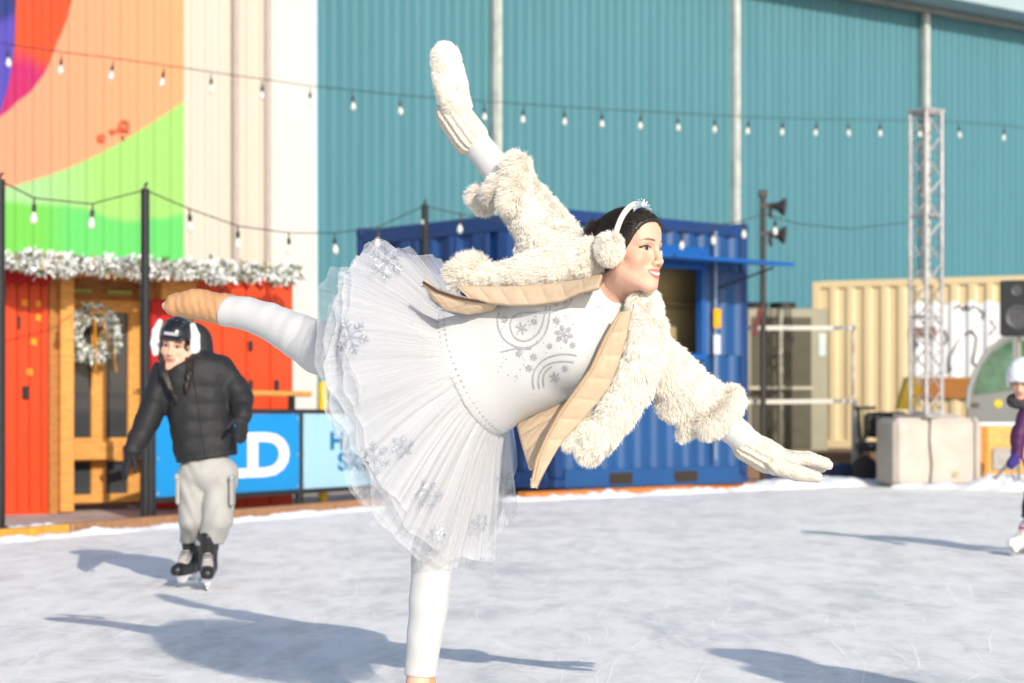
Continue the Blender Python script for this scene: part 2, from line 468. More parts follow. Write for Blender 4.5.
# ---- ground
def ice_material():
    m = bpy.data.materials.new('skated_ice'); m.use_nodes = True; nt = m.node_tree; N = nt.nodes; L = nt.links; b = N['Principled BSDF']
    tc = N.new('ShaderNodeTexCoord')
    def noise(scale, rot, st, detail=5, rough=.6, dist=0.0):
        mp = N.new('ShaderNodeMapping'); mp.inputs['Rotation'].default_value = (0, 0, R(rot)); mp.inputs['Scale'].default_value = st
        n = N.new('ShaderNodeTexNoise'); n.inputs['Scale'].default_value = scale; n.inputs['Detail'].default_value = detail; n.inputs['Roughness'].default_value = rough
        n.inputs['Distortion'].default_value = dist
        L.new(tc.outputs['Object'], mp.inputs[0]); L.new(mp.outputs[0], n.inputs['Vector']); return n.outputs['Fac']
    def rng_(x, a, c, lo, hi):
        r = N.new('ShaderNodeMapRange'); r.inputs[1].default_value = a; r.inputs[2].default_value = c; r.inputs[3].default_value = lo; r.inputs[4].default_value = hi
        L.new(x, r.inputs[0]); return r.outputs[0]
    def math_(op, a, c):
        q = N.new('ShaderNodeMath'); q.operation = op
        for i, x in enumerate((a, c)):
            if isinstance(x, (int, float)): q.inputs[i].default_value = x
            else: L.new(x, q.inputs[i])
        return q.outputs[0]
    big = rng_(noise(1.3, 20, (1, .6, 1), 7, .7, .8), .38, .62, 0, 1)
    mid = rng_(noise(6, -15, (1, .35, 1), 6, .7, .4), .35, .68, 0, 1)
    scr = None
    lines = None
    for sc, rot, st in ((.9, 18, (1, .22, 1)), (1.1, -24, (1, .16, 1)), (.8, 64, (1, .2, 1)), (1.3, -70, (1, .25, 1)), (1.6, 95, (1, .3, 1)), (2.2, 40, (1, .22, 1))):
        mp = N.new('ShaderNodeMapping'); mp.inputs['Rotation'].default_value = (0, 0, R(rot)); mp.inputs['Scale'].default_value = st
        ds = N.new('ShaderNodeTexNoise'); ds.inputs['Scale'].default_value = .5; ds.inputs['Detail'].default_value = 1; L.new(tc.outputs['Object'], ds.inputs['Vector'])
        ad = N.new('ShaderNodeVectorMath'); ad.operation = 'MULTIPLY_ADD'; L.new(ds.outputs['Color'], ad.inputs[0]); ad.inputs[1].default_value = (.35, .35, 0); L.new(tc.outputs['Object'], ad.inputs[2])
        L.new(ad.outputs[0], mp.inputs[0]); vo = N.new('ShaderNodeTexVoronoi'); vo.feature = 'DISTANCE_TO_EDGE'; vo.inputs['Scale'].default_value = sc; L.new(mp.outputs[0], vo.inputs['Vector'])
        ln = math_('MULTIPLY', rng_(vo.outputs['Distance'], .0012 * sc, .0050 * sc, 1, 0), rng_(noise(1.1 + sc * .3, rot, (1, 1, 1), 2), .46, .56, 0, 1))
        lines = ln if lines is None else math_('MAXIMUM', lines, ln)
    for sc, rot, st in ((7, 12, (1, 14, 1)), (9, -28, (1, 18, 1)), (6, 55, (1, 16, 1)), (11, 80, (1, 20, 1)), (13, -60, (1, 22, 1))):
        x = rng_(noise(sc, rot, st, 3, .55, .35), .585, .66, 0, 1)
        scr = x if scr is None else math_('MAXIMUM', scr, x)
    grit = rng_(noise(90, 0, (1, 1, 1), 3, .7), .60, .72, 0, 1)
    f = math_('ADD', math_('MULTIPLY', big, .34), math_('MULTIPLY', mid, .46))
    f = math_('ADD', f, math_('MULTIPLY', scr, .36)); f = math_('ADD', f, math_('MULTIPLY', lines, .26)); f = math_('ADD', f, math_('MULTIPLY', grit, .16))
    cr = N.new('ShaderNodeValToRGB'); e = cr.color_ramp.elements
    e[0].position = 0.12; e[0].color = (.63, .63, .625, 1); e[1].position = .95; e[1].color = (.99, .97, .94, 1)
    q = e.new(.5); q.color = (.91, .88, .84, 1)
    L.new(f, cr.inputs[0]); L.new(cr.outputs[0], b.inputs['Base Color'])
    L.new(rng_(f, 0, 1, .38, .8), b.inputs['Roughness']); b.inputs['Specular IOR Level'].default_value = .3
    bp = N.new('ShaderNodeBump'); bp.inputs['Strength'].default_value = .5; bp.inputs['Distance'].default_value = .012
    L.new(f, bp.inputs['Height']); L.new(bp.outputs[0], b.inputs['Normal'])
    return m
def sheet(name, poly, z, material, sub=0):
    o = link(name, [(x, y, z) for x, y in poly], [list(range(len(poly)))], material); o['kind'] = 'structure'; return o
SNOW = mat('packed_snow', (.80, .82, .86), rough=.9, var=.08, vscale=3, bump=.6, bscale=25, spec=.2)
sheet('ground', [(-400, -60), (400, -60), (400, 900), (-400, 900)], -.012, mat('trodden_snow_ground', (.52, .53, .56), rough=.9, var=.35, vscale=.8, bump=.4, bscale=8))
sheet('ice_rink', [(-3.88 - 2.2, -12), (14, -12), (14, 33), (7.3, 33), (5.7, 31), (3.15, 25.6), (.0, 22.4), (-1.15, 20.8), (-3.95, 15.1), (-10.5, 1.2), (-10.5, -12)][1:], 0.0, ice_material())

# ---- hangar
Hg = Face(0, 37, 37); hx = Hg.at
hangar = empty('hangar', (0, 37, 0), R(37), 'huge hangar with teal ribbed sliding doors, white cladding and a colourful painted end', 'building')
TEAL = mat('teal_steel', C(92, 154, 168, .64), rough=.5, var=.10, vscale=.7, stretch=(4, 1, .25), spec=.3)
WCLAD = mat('white_cladding', C(240, 230, 214, .66), rough=.55, var=.04, vscale=1, stretch=(2, 1, .2))
STEEL = mat('galvanised_post', C(205, 212, 208, .8), rough=.45, metal=.2, var=.35, vscale=3, stretch=(1, 1, .7))
DARK = mat('dark_gap', (.03, .035, .04), rough=.7, var=.2)
def mural_material():
    m = bpy.data.materials.new('painted_mural'); m.use_nodes = True; nt = m.node_tree; N = nt.nodes; L = nt.links; b = N['Principled BSDF']; b.inputs['Roughness'].default_value = .55
    tc = N.new('ShaderNodeTexCoord'); sp = N.new('ShaderNodeSeparateXYZ'); L.new(tc.outputs['Object'], sp.inputs[0])
    S0, S1, Z0, Z1 = hx(-60), hx(190), 2.0, 14.0
    def mr(x, a, c):
        r = N.new('ShaderNodeMapRange'); r.inputs[1].default_value = a; r.inputs[2].default_value = c; L.new(x, r.inputs[0]); return r.outputs[0]
    X = mr(sp.outputs['X'], S0, S1); Z = mr(sp.outputs['Z'], Z0, Z1)
    nz = N.new('ShaderNodeTexNoise'); nz.inputs['Scale'].default_value = 1.3; L.new(tc.outputs['Object'], nz.inputs['Vector'])
    def above(pts, soft=.002, wob=0.0):
        fc = N.new('ShaderNodeFloatCurve'); cv = fc.mapping.curves[0]
        q = [((hx(x) - S0) / (S1 - S0), min(1, max(0, (Hg.z(y, x) - Z0) / (Z1 - Z0)))) for x, y in pts]
        cv.points[0].location = q[0]; cv.points[1].location = q[-1]
        for a in q[1:-1]: cv.points.new(*a)
        fc.mapping.update(); L.new(X, fc.inputs['Value'])
        d = N.new('ShaderNodeMath'); d.operation = 'SUBTRACT'; L.new(Z, d.inputs[0]); L.new(fc.outputs[0], d.inputs[1]); out = d.outputs[0]
        if wob:
            k = N.new('ShaderNodeMath'); k.operation = 'MULTIPLY_ADD'; L.new(nz.outputs['Fac'], k.inputs[0]); k.inputs[1].default_value = wob; L.new(out, k.inputs[2]); out = k.outputs[0]
            return mr(out, wob * .5 - soft, wob * .5 + soft)
        return mr(out, -soft, soft)
    def rgb(*c):
        q = N.new('ShaderNodeRGB'); q.outputs[0].default_value = (*C(*c, .64), 1); return q.outputs[0]
    def mix(f, a, c):
        q = N.new('ShaderNodeMix'); q.data_type = 'RGBA'; L.new(f, q.inputs[0]); L.new(a, q.inputs[6]); L.new(c, q.inputs[7]); return q.outputs[2]
    peach = mix(mr(sp.outputs['X'], hx(20), hx(183)), rgb(255, 172, 132), rgb(255, 184, 130))
    pale = mix(mr(sp.outputs['X'], hx(40), hx(100)), rgb(180, 232, 158), rgb(176, 234, 124))
    viv = mix(mr(sp.outputs['X'], hx(40), hx(70)), rgb(126, 228, 84), rgb(112, 232, 116))
    green = mix(above([(-60, 202), (0, 203), (30, 203), (60, 205), (85, 211), (110, 218), (140, 221), (165, 217), (190, 214)], .004, .02), viv, pale)
    c = mix(above([(-60, 200), (0, 189), (30, 181), (75, 165), (110, 148), (145, 127), (190, 97)], .0015), green, peach)
    inner = mix(above([(-60, 62), (0, 62), (20, 57), (40, 66), (60, 80), (190, 80)], .012, .02), rgb(214, 10, 112), rgb(244, 82, 14))
    left = mix(above([(-60, 30), (0, 22), (16, 14), (190, 10)], .006), rgb(88, 72, 196), rgb(18, 48, 138))
    inner = mix(above([(-60, 180), (0, 112), (6, 92), (12, 60), (15, 20), (17, -30), (18, -300)], .002), inner, left)
    # (left of the steep curve = above it)
    c = mix(above([(-60, 150), (0, 117), (15, 104), (35, 86), (48, 65), (60, 35), (72, 0), (82, -60), (88, -200)], .0015), c, inner)
    L.new(c, b.inputs['Base Color']); return m
MURAL = mural_material()
def clad(name, p0, p1, z0, z1, pitch, depth, material, d=0.0):
    v, f = corr(p0, p1, z0, z1, pitch, depth); v[:, 1] = d - v[:, 1]
    return link(name, v, [q[::-1] for q in f][0:] if False else f, material, hangar)
ZT = 12.6
clad('painted_wall', hx(-60), hx(183), 0, ZT, .30, .035, MURAL)
clad('ribbed_wall', hx(183) + .002, hx(266), 0, ZT, .26, .045, WCLAD)
MB().box(((hx(266) + hx(315)) / 2, 0, ZT / 2), (hx(315) - hx(266) - .01, .10, ZT)).build('smooth_wall', mat('white_panel', C(246, 242, 234, .68), rough=.5, var=.03, vscale=.6), hangar)
for q in (233, 265):
    MB().box((hx(q), -.07, ZT / 2), (.10, .12, ZT)).build('downpipe', mat('pinkish_white_trim', C(220, 204, 196, .62), rough=.5, var=.1), hangar)
js = [hx(315) + .02, hx(493), hx(732), hx(922), hx(922) + (hx(922) - hx(732)), hx(922) + 2 * (hx(922) - hx(732))]
for i in range(5):
    dd = .0 if i % 2 == 0 else -.06
    clad('sliding_door', js[i] + .03, js[i + 1] - .03, 0, 10.9, .22, .015, TEAL, dd)
for j in js[1:]:
    MB().box((j - .07, -.13, 5.4), (.07, .16, 10.8), ch=.01).build('door_post', STEEL, hangar)
    MB().box((j + .05, -.10, 5.4), (.06, .12, 10.8)).build('door_channel', mat('chalky_channel', C(225, 224, 214, .85), rough=.6, var=.3, vscale=2, stretch=(1, 1, 1.5)), hangar)
    MB().box((j - .01, .04, 5.4), (.2, .05, 10.8)).build('door_gap', DARK, hangar)
e0, e1 = hx(315) - 1.0, js[-1] + 1
MB().box(((e0 + e1) / 2, -.45, 10.22), (e1 - e0, 1.2, .62)).build('eave_fascia', mat('eave_grey', C(176, 196, 200, .85), rough=.5, var=.06, vscale=1), hangar)
MB().box(((e0 + e1) / 2, -.55, 11.05), (e1 - e0, 1.6, 1.0)).build('roof_edge', mat('roof_white', C(244, 246, 248, .9), rough=.5, var=.04), hangar)
MB().box(((e0 + e1) / 2, -.10, 9.82), (e1 - e0, .28, .14)).build('door_track', mat('track_grey', C(150, 160, 160, .7), rough=.5, var=.2), hangar)
# reddish scribble brushed on the mural, above the green
g = MB()
def scrib(pts):
    g.tube([(hx(x), -.046, Hg.z(y, x)) for x, y in pts], .022, 6)
def circ(x, y, r): scrib([(x + r * math.cos(a), y + r * 1.1 * math.sin(a)) for a in np.linspace(0, 6.6, 18)])
circ(122.5, 126, 4.2); scrib([(121, 128), (127, 132)]); circ(99.5, 139, 3.2); scrib([(97, 138), (101, 142), (103, 136)])
scrib([(109, 130), (111, 135), (113, 130), (115, 134), (117, 128), (119, 133)]); scrib([(121, 136), (123, 139)])
g.build('red_scribble', mat('red_brush_paint', C(232, 98, 66, .8), rough=.7), hangar)

# ---- wooden hut
Hu = Face(-4.75, 18.5, 36); ux = Hu.at
hut = empty('wooden_hut', (-4.75, 18.5, 0), R(36), 'orange red and natural timber kiosk hut with snowy roof edge behind the rink fence', 'hut')
REDW = mat('red_painted_boards', C(242, 76, 20, .74), rough=.5, var=.12, vscale=4, stretch=(6, 6, .8), bump=.15, bscale=10)
DRED = mat('dark_red_valance', C(206, 18, 10, .75), rough=.6, var=.25, vscale=9)
PINE = wood('pine_timber', C(232, 166, 84, .85))
PINE_D = wood('aged_timber', C(196, 130, 66, .8))
BLK = mat('black_steel', (.018, .019, .021), rough=.45, var=.2, vscale=8)
GLASSD = mat('dark_glass', (.045, .047, .052), rough=.12, var=.15, vscale=2, spec=.5)
def hbox(name, x0, x1, y0, y1, d0, d1, material, ch=0.008, parent=None, pxm=None):
    """box of the hut between picture columns x0..x1 and rows y0..y1 (top, bottom), depth d0..d1"""
    pm = pxm or (x0 + x1) / 2
    s0, s1 = ux(x0), ux(x1); z1, z0 = Hu.z(y0, pm), Hu.z(y1, pm)
    return MB().box(((s0 + s1) / 2, (d0 + d1) / 2, (z0 + z1) / 2), (s1 - s0, d1 - d0, z1 - z0), ch=ch).build(name, material, parent or hut)
zr = 2.31
d1 = hbox('red_door', -40, 48.5, 276, 516, 0, .06, REDW); d1['label'] = 'orange red door on the left of the hut'
for a in (5, 17, 29, 41): MB().box((ux(a), -.004, 1.15), (.008, .012, 2.2)).build('board_seam', mat('seam_shadow', C(190, 50, 14, .6), rough=.8), d1)  # darker red strips along the board joints
hbox('latch', 22, 28, 386, 399, -.03, 0, BLK, parent=d1); hbox('hook', 17, 20, 316, 329, -.02, 0, BLK, parent=d1)
for x, y in ((24, 303), (38, 304), (33, 342), (29, 372), (38, 318)):
    MB().prism([(-.03, -.02), (.035, -.035), (.03, .03), (-.02, .035)], (ux(x), -.004, Hu.z(y, x)), (1, 0, 0), (0, 0, 1), (0, -.004, 0)).build('yellow_sticker', mat('amber_paper', C(255, 160, 30, .85), rough=.6), d1)
def valance(x0, x1):
    s0, s1 = ux(x0), ux(x1); n = 14; zt = Hu.z(270, (x0 + x1) / 2); pts = [(s0, zt), (s1, zt)]
    for i in range(n + 1):
        pts.append((s1 + (s0 - s1) * i / n, zt - .11 - (.05 if i % 2 else -.02) * (.6 + .8 * random.random())))
    MB().prism(pts[::-1], (0, -.06, 0), (1, 0, 0), (0, 0, 1), (0, -.01, 0)).build('valance', DRED, hut)
valance(-40, 48); valance(196, 292)
hbox('corner_post', 48.8, 57.5, 268, 514, -.02, .12, PINE_D); hbox('corner_post', 57.7, 71, 268, 512, -.08, .12, PINE)
# recessed glazed front
gl = hbox('glazed_front', 71, 152, 276, 506, .34, .38, PINE_D, pxm=110)
for (x0, x1) in ((72, 83), (104, 119), (141, 153)): hbox('frame_post', x0, x1, 300, 503, .28, .34, PINE, parent=gl, pxm=110)
for (y0, y1) in ((298, 311), (438, 462), (495, 504)): hbox('frame_rail', 72, 153, y0, y1, .27, .335, PINE, parent=gl, pxm=110)
for (x0, x1) in ((83, 104), (119, 141)):
    hbox('window_pane', x0, x1, 311, 438, .32, .338, GLASSD, ch=0, parent=gl, pxm=110); hbox('window_pane', x0, x1, 462, 495, .32, .338, GLASSD, ch=0, parent=gl, pxm=110)
hbox('counter_shelf', 72, 122, 442, 460, .08, .27, PINE, pxm=110); hbox('counter_shelf', 134, 153, 446, 460, .1, .27, PINE_D, pxm=110)
hbox('rear_wall', 152, 200, 276, 510, .1, .16, PINE_D); hbox('door_jamb', 160, 196, 276, 300, -.04, .1, PINE); hbox('red_return', 153, 178, 300, 508, .03, .1, DRED)
r2 = hbox('red_panel', 198, 293, 276, 512, 0, .06, REDW); r2['label'] = 'orange red boarded panel on the right of the hut'
for (x, y) in ((250, 346), (250, 385), (276, 385)): hbox('latch', x - 2, x + 2, y - 5, y + 5, -.03, 0, BLK, parent=r2)
for a in (222, 246, 270): MB().box((ux(a), -.004, 1.15), (.008, .012, 2.2)).build('board_seam', MATS['seam_shadow'], r2)
s0, s1 = ux(-75), ux(264)
rf = MB().box(((s0 + s1) / 2 - .25, .78, zr + .04), (s1 - s0 - .5, 2.5, .05), ch=.01).build('roof', PINE_D, hut)
MB().box(((s0 + s1) / 2 - .25, .78, zr + .08), (s1 - s0 - .5, 2.45, .03), ch=.01).build('roof_snow', SNOW, rf)
for x in (64, 92, 120, 150, 178):
    a = ux(x); MB().bar((a, -.55, zr - .01), (a, 1.7, zr - .01), .055, .12).build('rafter', PINE, hut)
for (x0, x1) in ((80, 104), (119, 145)): hbox('light_slot', x0, x1, 287.5, 292, .27, .31, mat('greenish_translucent_strip', C(176, 182, 90, .8), rough=.4), pxm=110)
hbox('side_wall', 292, 293.4, 276, 512, .06, 1.9, PINE_D)
MB().box(((s0 + s1) / 2, 1.95, 1.2), (s1 - s0 - .2, .06, 2.35)).build('back_wall', PINE_D, hut)

def tufts(centers, normals, size, seed, nper=9, mixw=(.62, .30, .08), cols=None):
    """snowy conifer sprays: thin leaf blades around each centre"""
    g = np.random.default_rng(seed); V = []; Fq = []; CC = []
    cols = cols or [(.80, .82, .82), (.10, .14, .06), (.42, .30, .12)]
    for c, n in zip(centers, normals):
        k = g.choice(3, p=mixw)
        for i in range(nper):
            d = nrm(n * .7 + g.normal(size=3) * .8); a, b, _ = frame_from(d); t = g.random() * 6.28; sd = math.cos(t) * a + math.sin(t) * b
            L = size * (.6 + .8 * g.random()); wd = size * (.13 + .12 * g.random()); o = len(V); st = c + g.normal(size=3) * size * .25
            V += [st - sd * wd * .5, st + sd * wd * .5, st + d * L * .6 + sd * wd, st + d * L * .6 - sd * wd, st + d * L]
            Fq += [[o, o + 1, o + 2, o + 3], [o + 3, o + 2, o + 4]]
            kk = k if g.random() < .8 else g.choice(3, p=mixw)
            CC += [np.array(cols[kk]) * (.85 + .3 * g.random())] * 5
    return np.array(V), Fq, np.array(CC)
FIR = mat('snowy_fir', (1, 1, 1), rough=.8, var=0, attr='col')
cs = []; ns = []
for i in range(1000):
    s = s0 + (s1 - s0 + .06) * random.random(); th = random.gauss(0, .8) - .1; rr = .062 * (1 + .35 * math.sin(s * 7.3) + .3 * math.sin(s * 17 + 1)) * (random.random() ** .4)
    n = np.array([random.gauss(0, .2), -math.cos(th), math.sin(th) - .1]); cs.append(np.array([s, -.60, zr + .03]) + n * rr); ns.append(n)
v, f, cc = tufts(cs, ns, .062, 3, mixw=(.70, .22, .08))
M4 = WM[hut.name]; Mh = np.array(M4)
tag(link('fir_garland', v @ Mh[:3, :3].T + Mh[:3, 3], f, FIR, colors=cc), 'snow covered fir garland running along the roof edge of the hut', 'garland')
# wreath
wc = np.array([ux(97), -.10, Hu.z(334, 97)]); wc[1] = .12
cs = []; ns = []
for i in range(330):
    a = random.random() * 6.283; b = random.random() * 6.283; q = np.array([math.cos(a), 0, math.sin(a)]); n = q * math.cos(b) + np.array([0, -1, 0]) * abs(math.sin(b)) * 1.0
    cs.append(wc + q * .205 + n * .05 * random.random() ** .5); ns.append(n)
v, f, cc = tufts(cs, ns, .062, 5)
wr = tag(link('wreath', v @ Mh[:3, :3].T + Mh[:3, 3], f, FIR, colors=cc), 'snowy fir wreath with a gold ribbon bow hanging in the glazed front of the hut', 'wreath')
RIB = mat('gold_ribbon', C(232, 158, 50, .8), rough=.45, var=.15)
g = MB()
def ribbon(pts, wd, dy=-.09):
    A = [np.array([ux(x), wc[1] + dy, Hu.z(y, x)]) for x, y in pts]
    for i in range(len(A) - 1): g.bar(A[i], A[i + 1], .008, wd, up=(0, 1, 0))
ribbon([(96, 318), (96, 340), (97, 362), (96, 372)], .045); ribbon([(101, 318), (108, 338), (114, 356), (117, 372)], .04, -.1)
ribbon([(88, 314), (98, 311), (107, 309)], .05, -.12); ribbon([(90, 308), (98, 312), (108, 316)], .035, -.13)
gv = np.array(g.v) @ Mh[:3, :3].T + Mh[:3, 3]
link('ribbon_bow', gv, g.f, RIB, wr, world=True)

# ---- deck, edge timbers, snow
Kk = Face(-3.88, 15.1, 64.8)
def kline(px, d=0, z=0): return Kk.w(Kk.at(px), d, z)
DECK = mat('snow_dusted_boards', C(205, 186, 178, .8), rough=.85, var=.35, vscale=2.2, stretch=(1, 1, 1), bump=.3)
q = [kline(-90, .06), kline(400, .06), np.array([.3, 24.5, 0]), np.array([-2.0, 24.5, 0]), np.array([-9, 19.5, 0]), np.array([-8.5, 13, 0])]
dk = MB(); n = len(q)
dk.add([(*a[:2], .02) for a in q] + [(*a[:2], -.2) for a in q], [list(range(n))] + [[i, n + i, n + (i + 1) % n, (i + 1) % n] for i in range(n)])
dk.build('boardwalk', DECK)['kind'] = 'structure'
def beam(px0, px1, fc, dd, w_, h_, material, label, z0=0.0):
    a = fc.w(fc.at(px0), dd, z0 + h_ / 2); b = fc.w(fc.at(px1), dd, z0 + h_ / 2)
    o = MB().bar(a - (a + b) / 2, b - (a + b) / 2, w_, h_, up=(0, 0, 1), ch=.012).build('edge_timber', material, loc=None)
    o.location = (a + b) / 2; return tag(o, label, 'timber beam', 'timber beams along the rink edge')
OR = wood('orange_timber', C(224, 138, 62, .8), (14, 2, 2)); BT = wood('brown_timber', C(186, 136, 96, .8), (14, 2, 2)); YT = wood('yellow_timber', C(240, 176, 70, .85), (14, 2, 2))
beam(-60, 64, Kk, 0, .12, .085, YT, 'yellow orange timber beam at the ice edge in front of the red door')
beam(66, 214, Kk, 0, .12, .09, BT, 'brown timber beam at the ice edge in front of the glazed hut front')
beam(216, 392, Kk, 0, .12, .095, BT, 'brown timber beam at the ice edge below the blue and pale banners')
Cb = Face(.15, 22.25, 47)
beam(522, 640, Cb, 0, .16, .09, OR, 'orange timber beam under the blue container, beside its left fork pocket')
beam(641, 752, Cb, .02, .16, .09, OR, 'orange timber beam under the blue container, at its right corner')

def ridge(name, line, wid, hgt, seed, label, nseg=220, rough=.5):
    """ragged bank of shovelled snow along a ground polyline"""
    line = np.array(line, float); seg = np.linalg.norm(np.diff(line, axis=0), axis=1); cum = np.concatenate([[0], np.cumsum(seg)])
    t = np.linspace(0, cum[-1], nseg); px = np.interp(t, cum, line[:, 0]); py = np.interp(t, cum, line[:, 1])
    tx, ty = np.gradient(px), np.gradient(py); L = np.hypot(tx, ty); nx_, ny_ = -ty / L, tx / L
    hw = np.interp(t, cum, np.broadcast_to(wid, len(line))); hh = np.interp(t, cum, np.broadcast_to(hgt, len(line)))
    m = 15; V = np.zeros((nseg, m, 3)); u = np.linspace(-1, 1, m)
    for j in range(m):
        x = px + nx_ * hw * u[j]; y = py + ny_ * hw * u[j]
        pp = np.stack([x, y, 0 * x], -1)
        nz = vnoise(pp, 5, seed) * .5 + vnoise(pp, 14, seed + 1) * .35 + vnoise(pp, 38, seed + 2) * .25
        V[:, j, 0] = x + ny_ * 0 + nx_ * hw * .12 * vnoise(pp, 9, seed + 5); V[:, j, 1] = y + ny_ * hw * .12 * vnoise(pp, 9, seed + 5)
        V[:, j, 2] = -.01 + hh * np.maximum(0, (1 - u[j] ** 2) * (.75 + rough * nz))
    idx = np.arange(nseg * m).reshape(nseg, m)
    F = np.stack([idx[:-1, :-1], idx[1:, :-1], idx[1:, 1:], idx[:-1, 1:]], -1).reshape(-1, 4)
    o = link(name, V.reshape(-1, 3), F, SNOW, smooth=True); tag(o, label, 'snow bank', kind='stuff'); return o
ridge('snow_bank', [kline(-60, -.14)[:2], kline(200, -.14)[:2], kline(395, -.14)[:2]], .13, .05, 11, 'low ragged line of scraped snow at the foot of the edge timbers', 260, .8)
ridge('snow_bank', [kline(395, -.05)[:2], (-.35, 22.0), (.2, 22.12), (1.5, 23.5), (3.1, 25.35)], .16, .07, 21, 'low ragged line of snow before the blue container', 260, .9)
ridge('snow_bank', [(2.75, 25.3), (3.3, 25.7), (4.4, 27.0), (5.2, 28.0)], [.25, .42, .6, .5], [.05, .16, .15, .10], 31, 'rounded snow heap beside the container corner', 160, .6)
ridge('snow_bank', [(5.0, 26.0), (5.9, 25.6), (6.4, 25.4), (7.4, 25.6), (9, 26)], [.3, .45, .6, .6, .6], [.06, .12, .26, .24, .2], 41, 'bumpy snow heap in front of the orange crate and concrete block', 200, .7)
ridge('snow_bank', [(kline(60, .55)[0], kline(60, .55)[1]), (kline(110, .55)[0], kline(110, .55)[1])], .10, .04, 45, 'thin drift of snow on the deck by the hut posts', 60, .9).location.z = .035

# ---- rink fence with banners
Fc = Face(-4.1, 15.85, 62); fx = Fc.at
fence = empty('rink_fence', (-4.1, 15.85, .03), R(62), 'black framed rink fence with a timber handrail in front of the hut', 'fence')
zt, zb = .955, .165
for p in (-70, 151, 299, 437, 560):
    MB().box((fx(p), 0, zt / 2), (.075, .06, zt), ch=.006).build('fence_post', BLK, fence)
MB().bar((fx(150), 0, zt - .0), (fx(437), 0, zt), .05, .045).build('top_rail', BLK, fence); MB().bar((fx(150), 0, zb), (fx(437), 0, zb), .05, .045).build('bottom_rail', BLK, fence)
MB().bar((fx(150), .16, 1.13), (fx(322), .16, 1.13), .09, .055, ch=.01).build('handrail', PINE, fence); MB().bar((fx(-70), .16, 1.10), (fx(7), .16, 1.10), .09, .06, ch=.01).build('handrail', PINE, fence)
for p in (250, 300): MB().box((fx(p), .10, 1.03), (.04, .06, .16)).build('rail_bracket', BLK, fence)
MF = np.array(WM[fence.name])
def banner(p0, p1, material, label, words_, ink):
    s0, s1 = fx(p0), fx(p1); o = empty('rink_banner', Fc.w((s0 + s1) / 2, -.02, .03 + zb), R(62), label, 'banner')
    hgt = zt - zb - .05
    MB().box((0, 0, hgt / 2 + .025), (s1 - s0 - .06, .012, hgt), ch=.003).build('banner_panel', material, o)
    g = MB()
    for a in (-1, 1):
        for zz in (.06, hgt * .5, hgt - .02): g.cyl((a * ((s1 - s0) / 2 - .06), -.007, zz), (a * ((s1 - s0) / 2 - .06), -.011, zz), .011, n=10)
    g.build('grommet', STEEL, o)
    for (t, px, y0, y1, stretch) in words_:
        size = (y1 - y0) * (Fc.Y0 + Fc.s * fx(px)) / FPX / .70
        v, f = text_mesh(t, size, .002, size * .035); v = v[:, [0, 2, 1]] * np.array([stretch, 1, 1]); 
        v[:, 0] -= v[:, 0].min(); v[:, 1] = -v[:, 1]
        v = v + np.array([fx(px) - (s0 + s1) / 2, -.0095, Fc.z(y1, px) - .03 - zb])
        link('lettering', v, f, ink, o)
banner(151, 299, mat('bright_blue_vinyl', C(0, 158, 236, .76), rough=.35, var=.04, vscale=2), 'bright blue banner with white letters on the rink fence', [('LD', 214, 434, 477, 1.75)], mat('white_ink', C(250, 250, 250, .85), rough=.4, var=0))
banner(299, 437, mat('pale_blue_vinyl', C(180, 226, 250, .78), rough=.35, var=.03, vscale=2), 'pale blue banner with teal letters on the rink fence', [('HA', 328, 432, 449, 1.6), ('SK', 335.5, 453, 470, 1.6)], mat('teal_ink', C(0, 118, 168, .8), rough=.4, var=0))
# yellow bollard
o = empty('yellow_bollard', P(323, 470, 20.6) * np.array([1, 1, 0]) + np.array([0, 0, .03]), 0, 'yellow steel bollard behind the end of the fence handrail', 'bollard')
MB().lathe([(.05, 0), (.05, 1.2), (.042, 1.25), (.02, 1.27)], (0, 0, 0)).build('bollard_tube', mat('yellow_paint', C(250, 200, 20, .85), rough=.4, var=.1), o, smooth=True)
MB().lathe([(.09, 0), (.09, .02)], (0, 0, 0)).build('base_plate', BLK, o)

# ---- festoon posts and lights
FP = [(-4.062, 15.8, 183), (-3.215, 17.45, 192), (-.94, 21.5, 207)]
lab = ['black steel festoon post at the left edge of the picture', 'black steel festoon post beside the left end of the blue banner', 'black steel festoon post in front of the blue container']
for (x, y, py), l in zip(FP, lab):
    zt_ = EYE + (HY - py) * y / FPX
    o = empty('festoon_post', (x, y, .03), R(62), l, 'post', 'black posts carrying the string lights')
    MB().box((0, 0, zt_ / 2), (.06, .06, zt_), ch=.006).build('pole', BLK, o); MB().box((0, 0, .01), (.16, .16, .02)).build('base_plate', BLK, o)
    MB().tube([(0, 0, zt_), (0, 0, zt_ + .03), (.03, 0, zt_ + .05)], .012, 6).build('cable_hook', BLK, o)
CABLE = mat('black_cable', (.03, .03, .03), rough=.6, var=0)
BULB = mat('frosted_bulb', (.85, .82, .74), rough=.12, var=.1, vscale=30, trans=.35, spec=.6)
def bulb_mesh():
    g = MB(); g.lathe([(.004, 0), (.016, -.026), (.026, -.052), (.031, -.074), (.026, -.098), (.014, -.112), (.004, -.115)], (0, 0, 0), n=14)
    return g
bulb0 = None
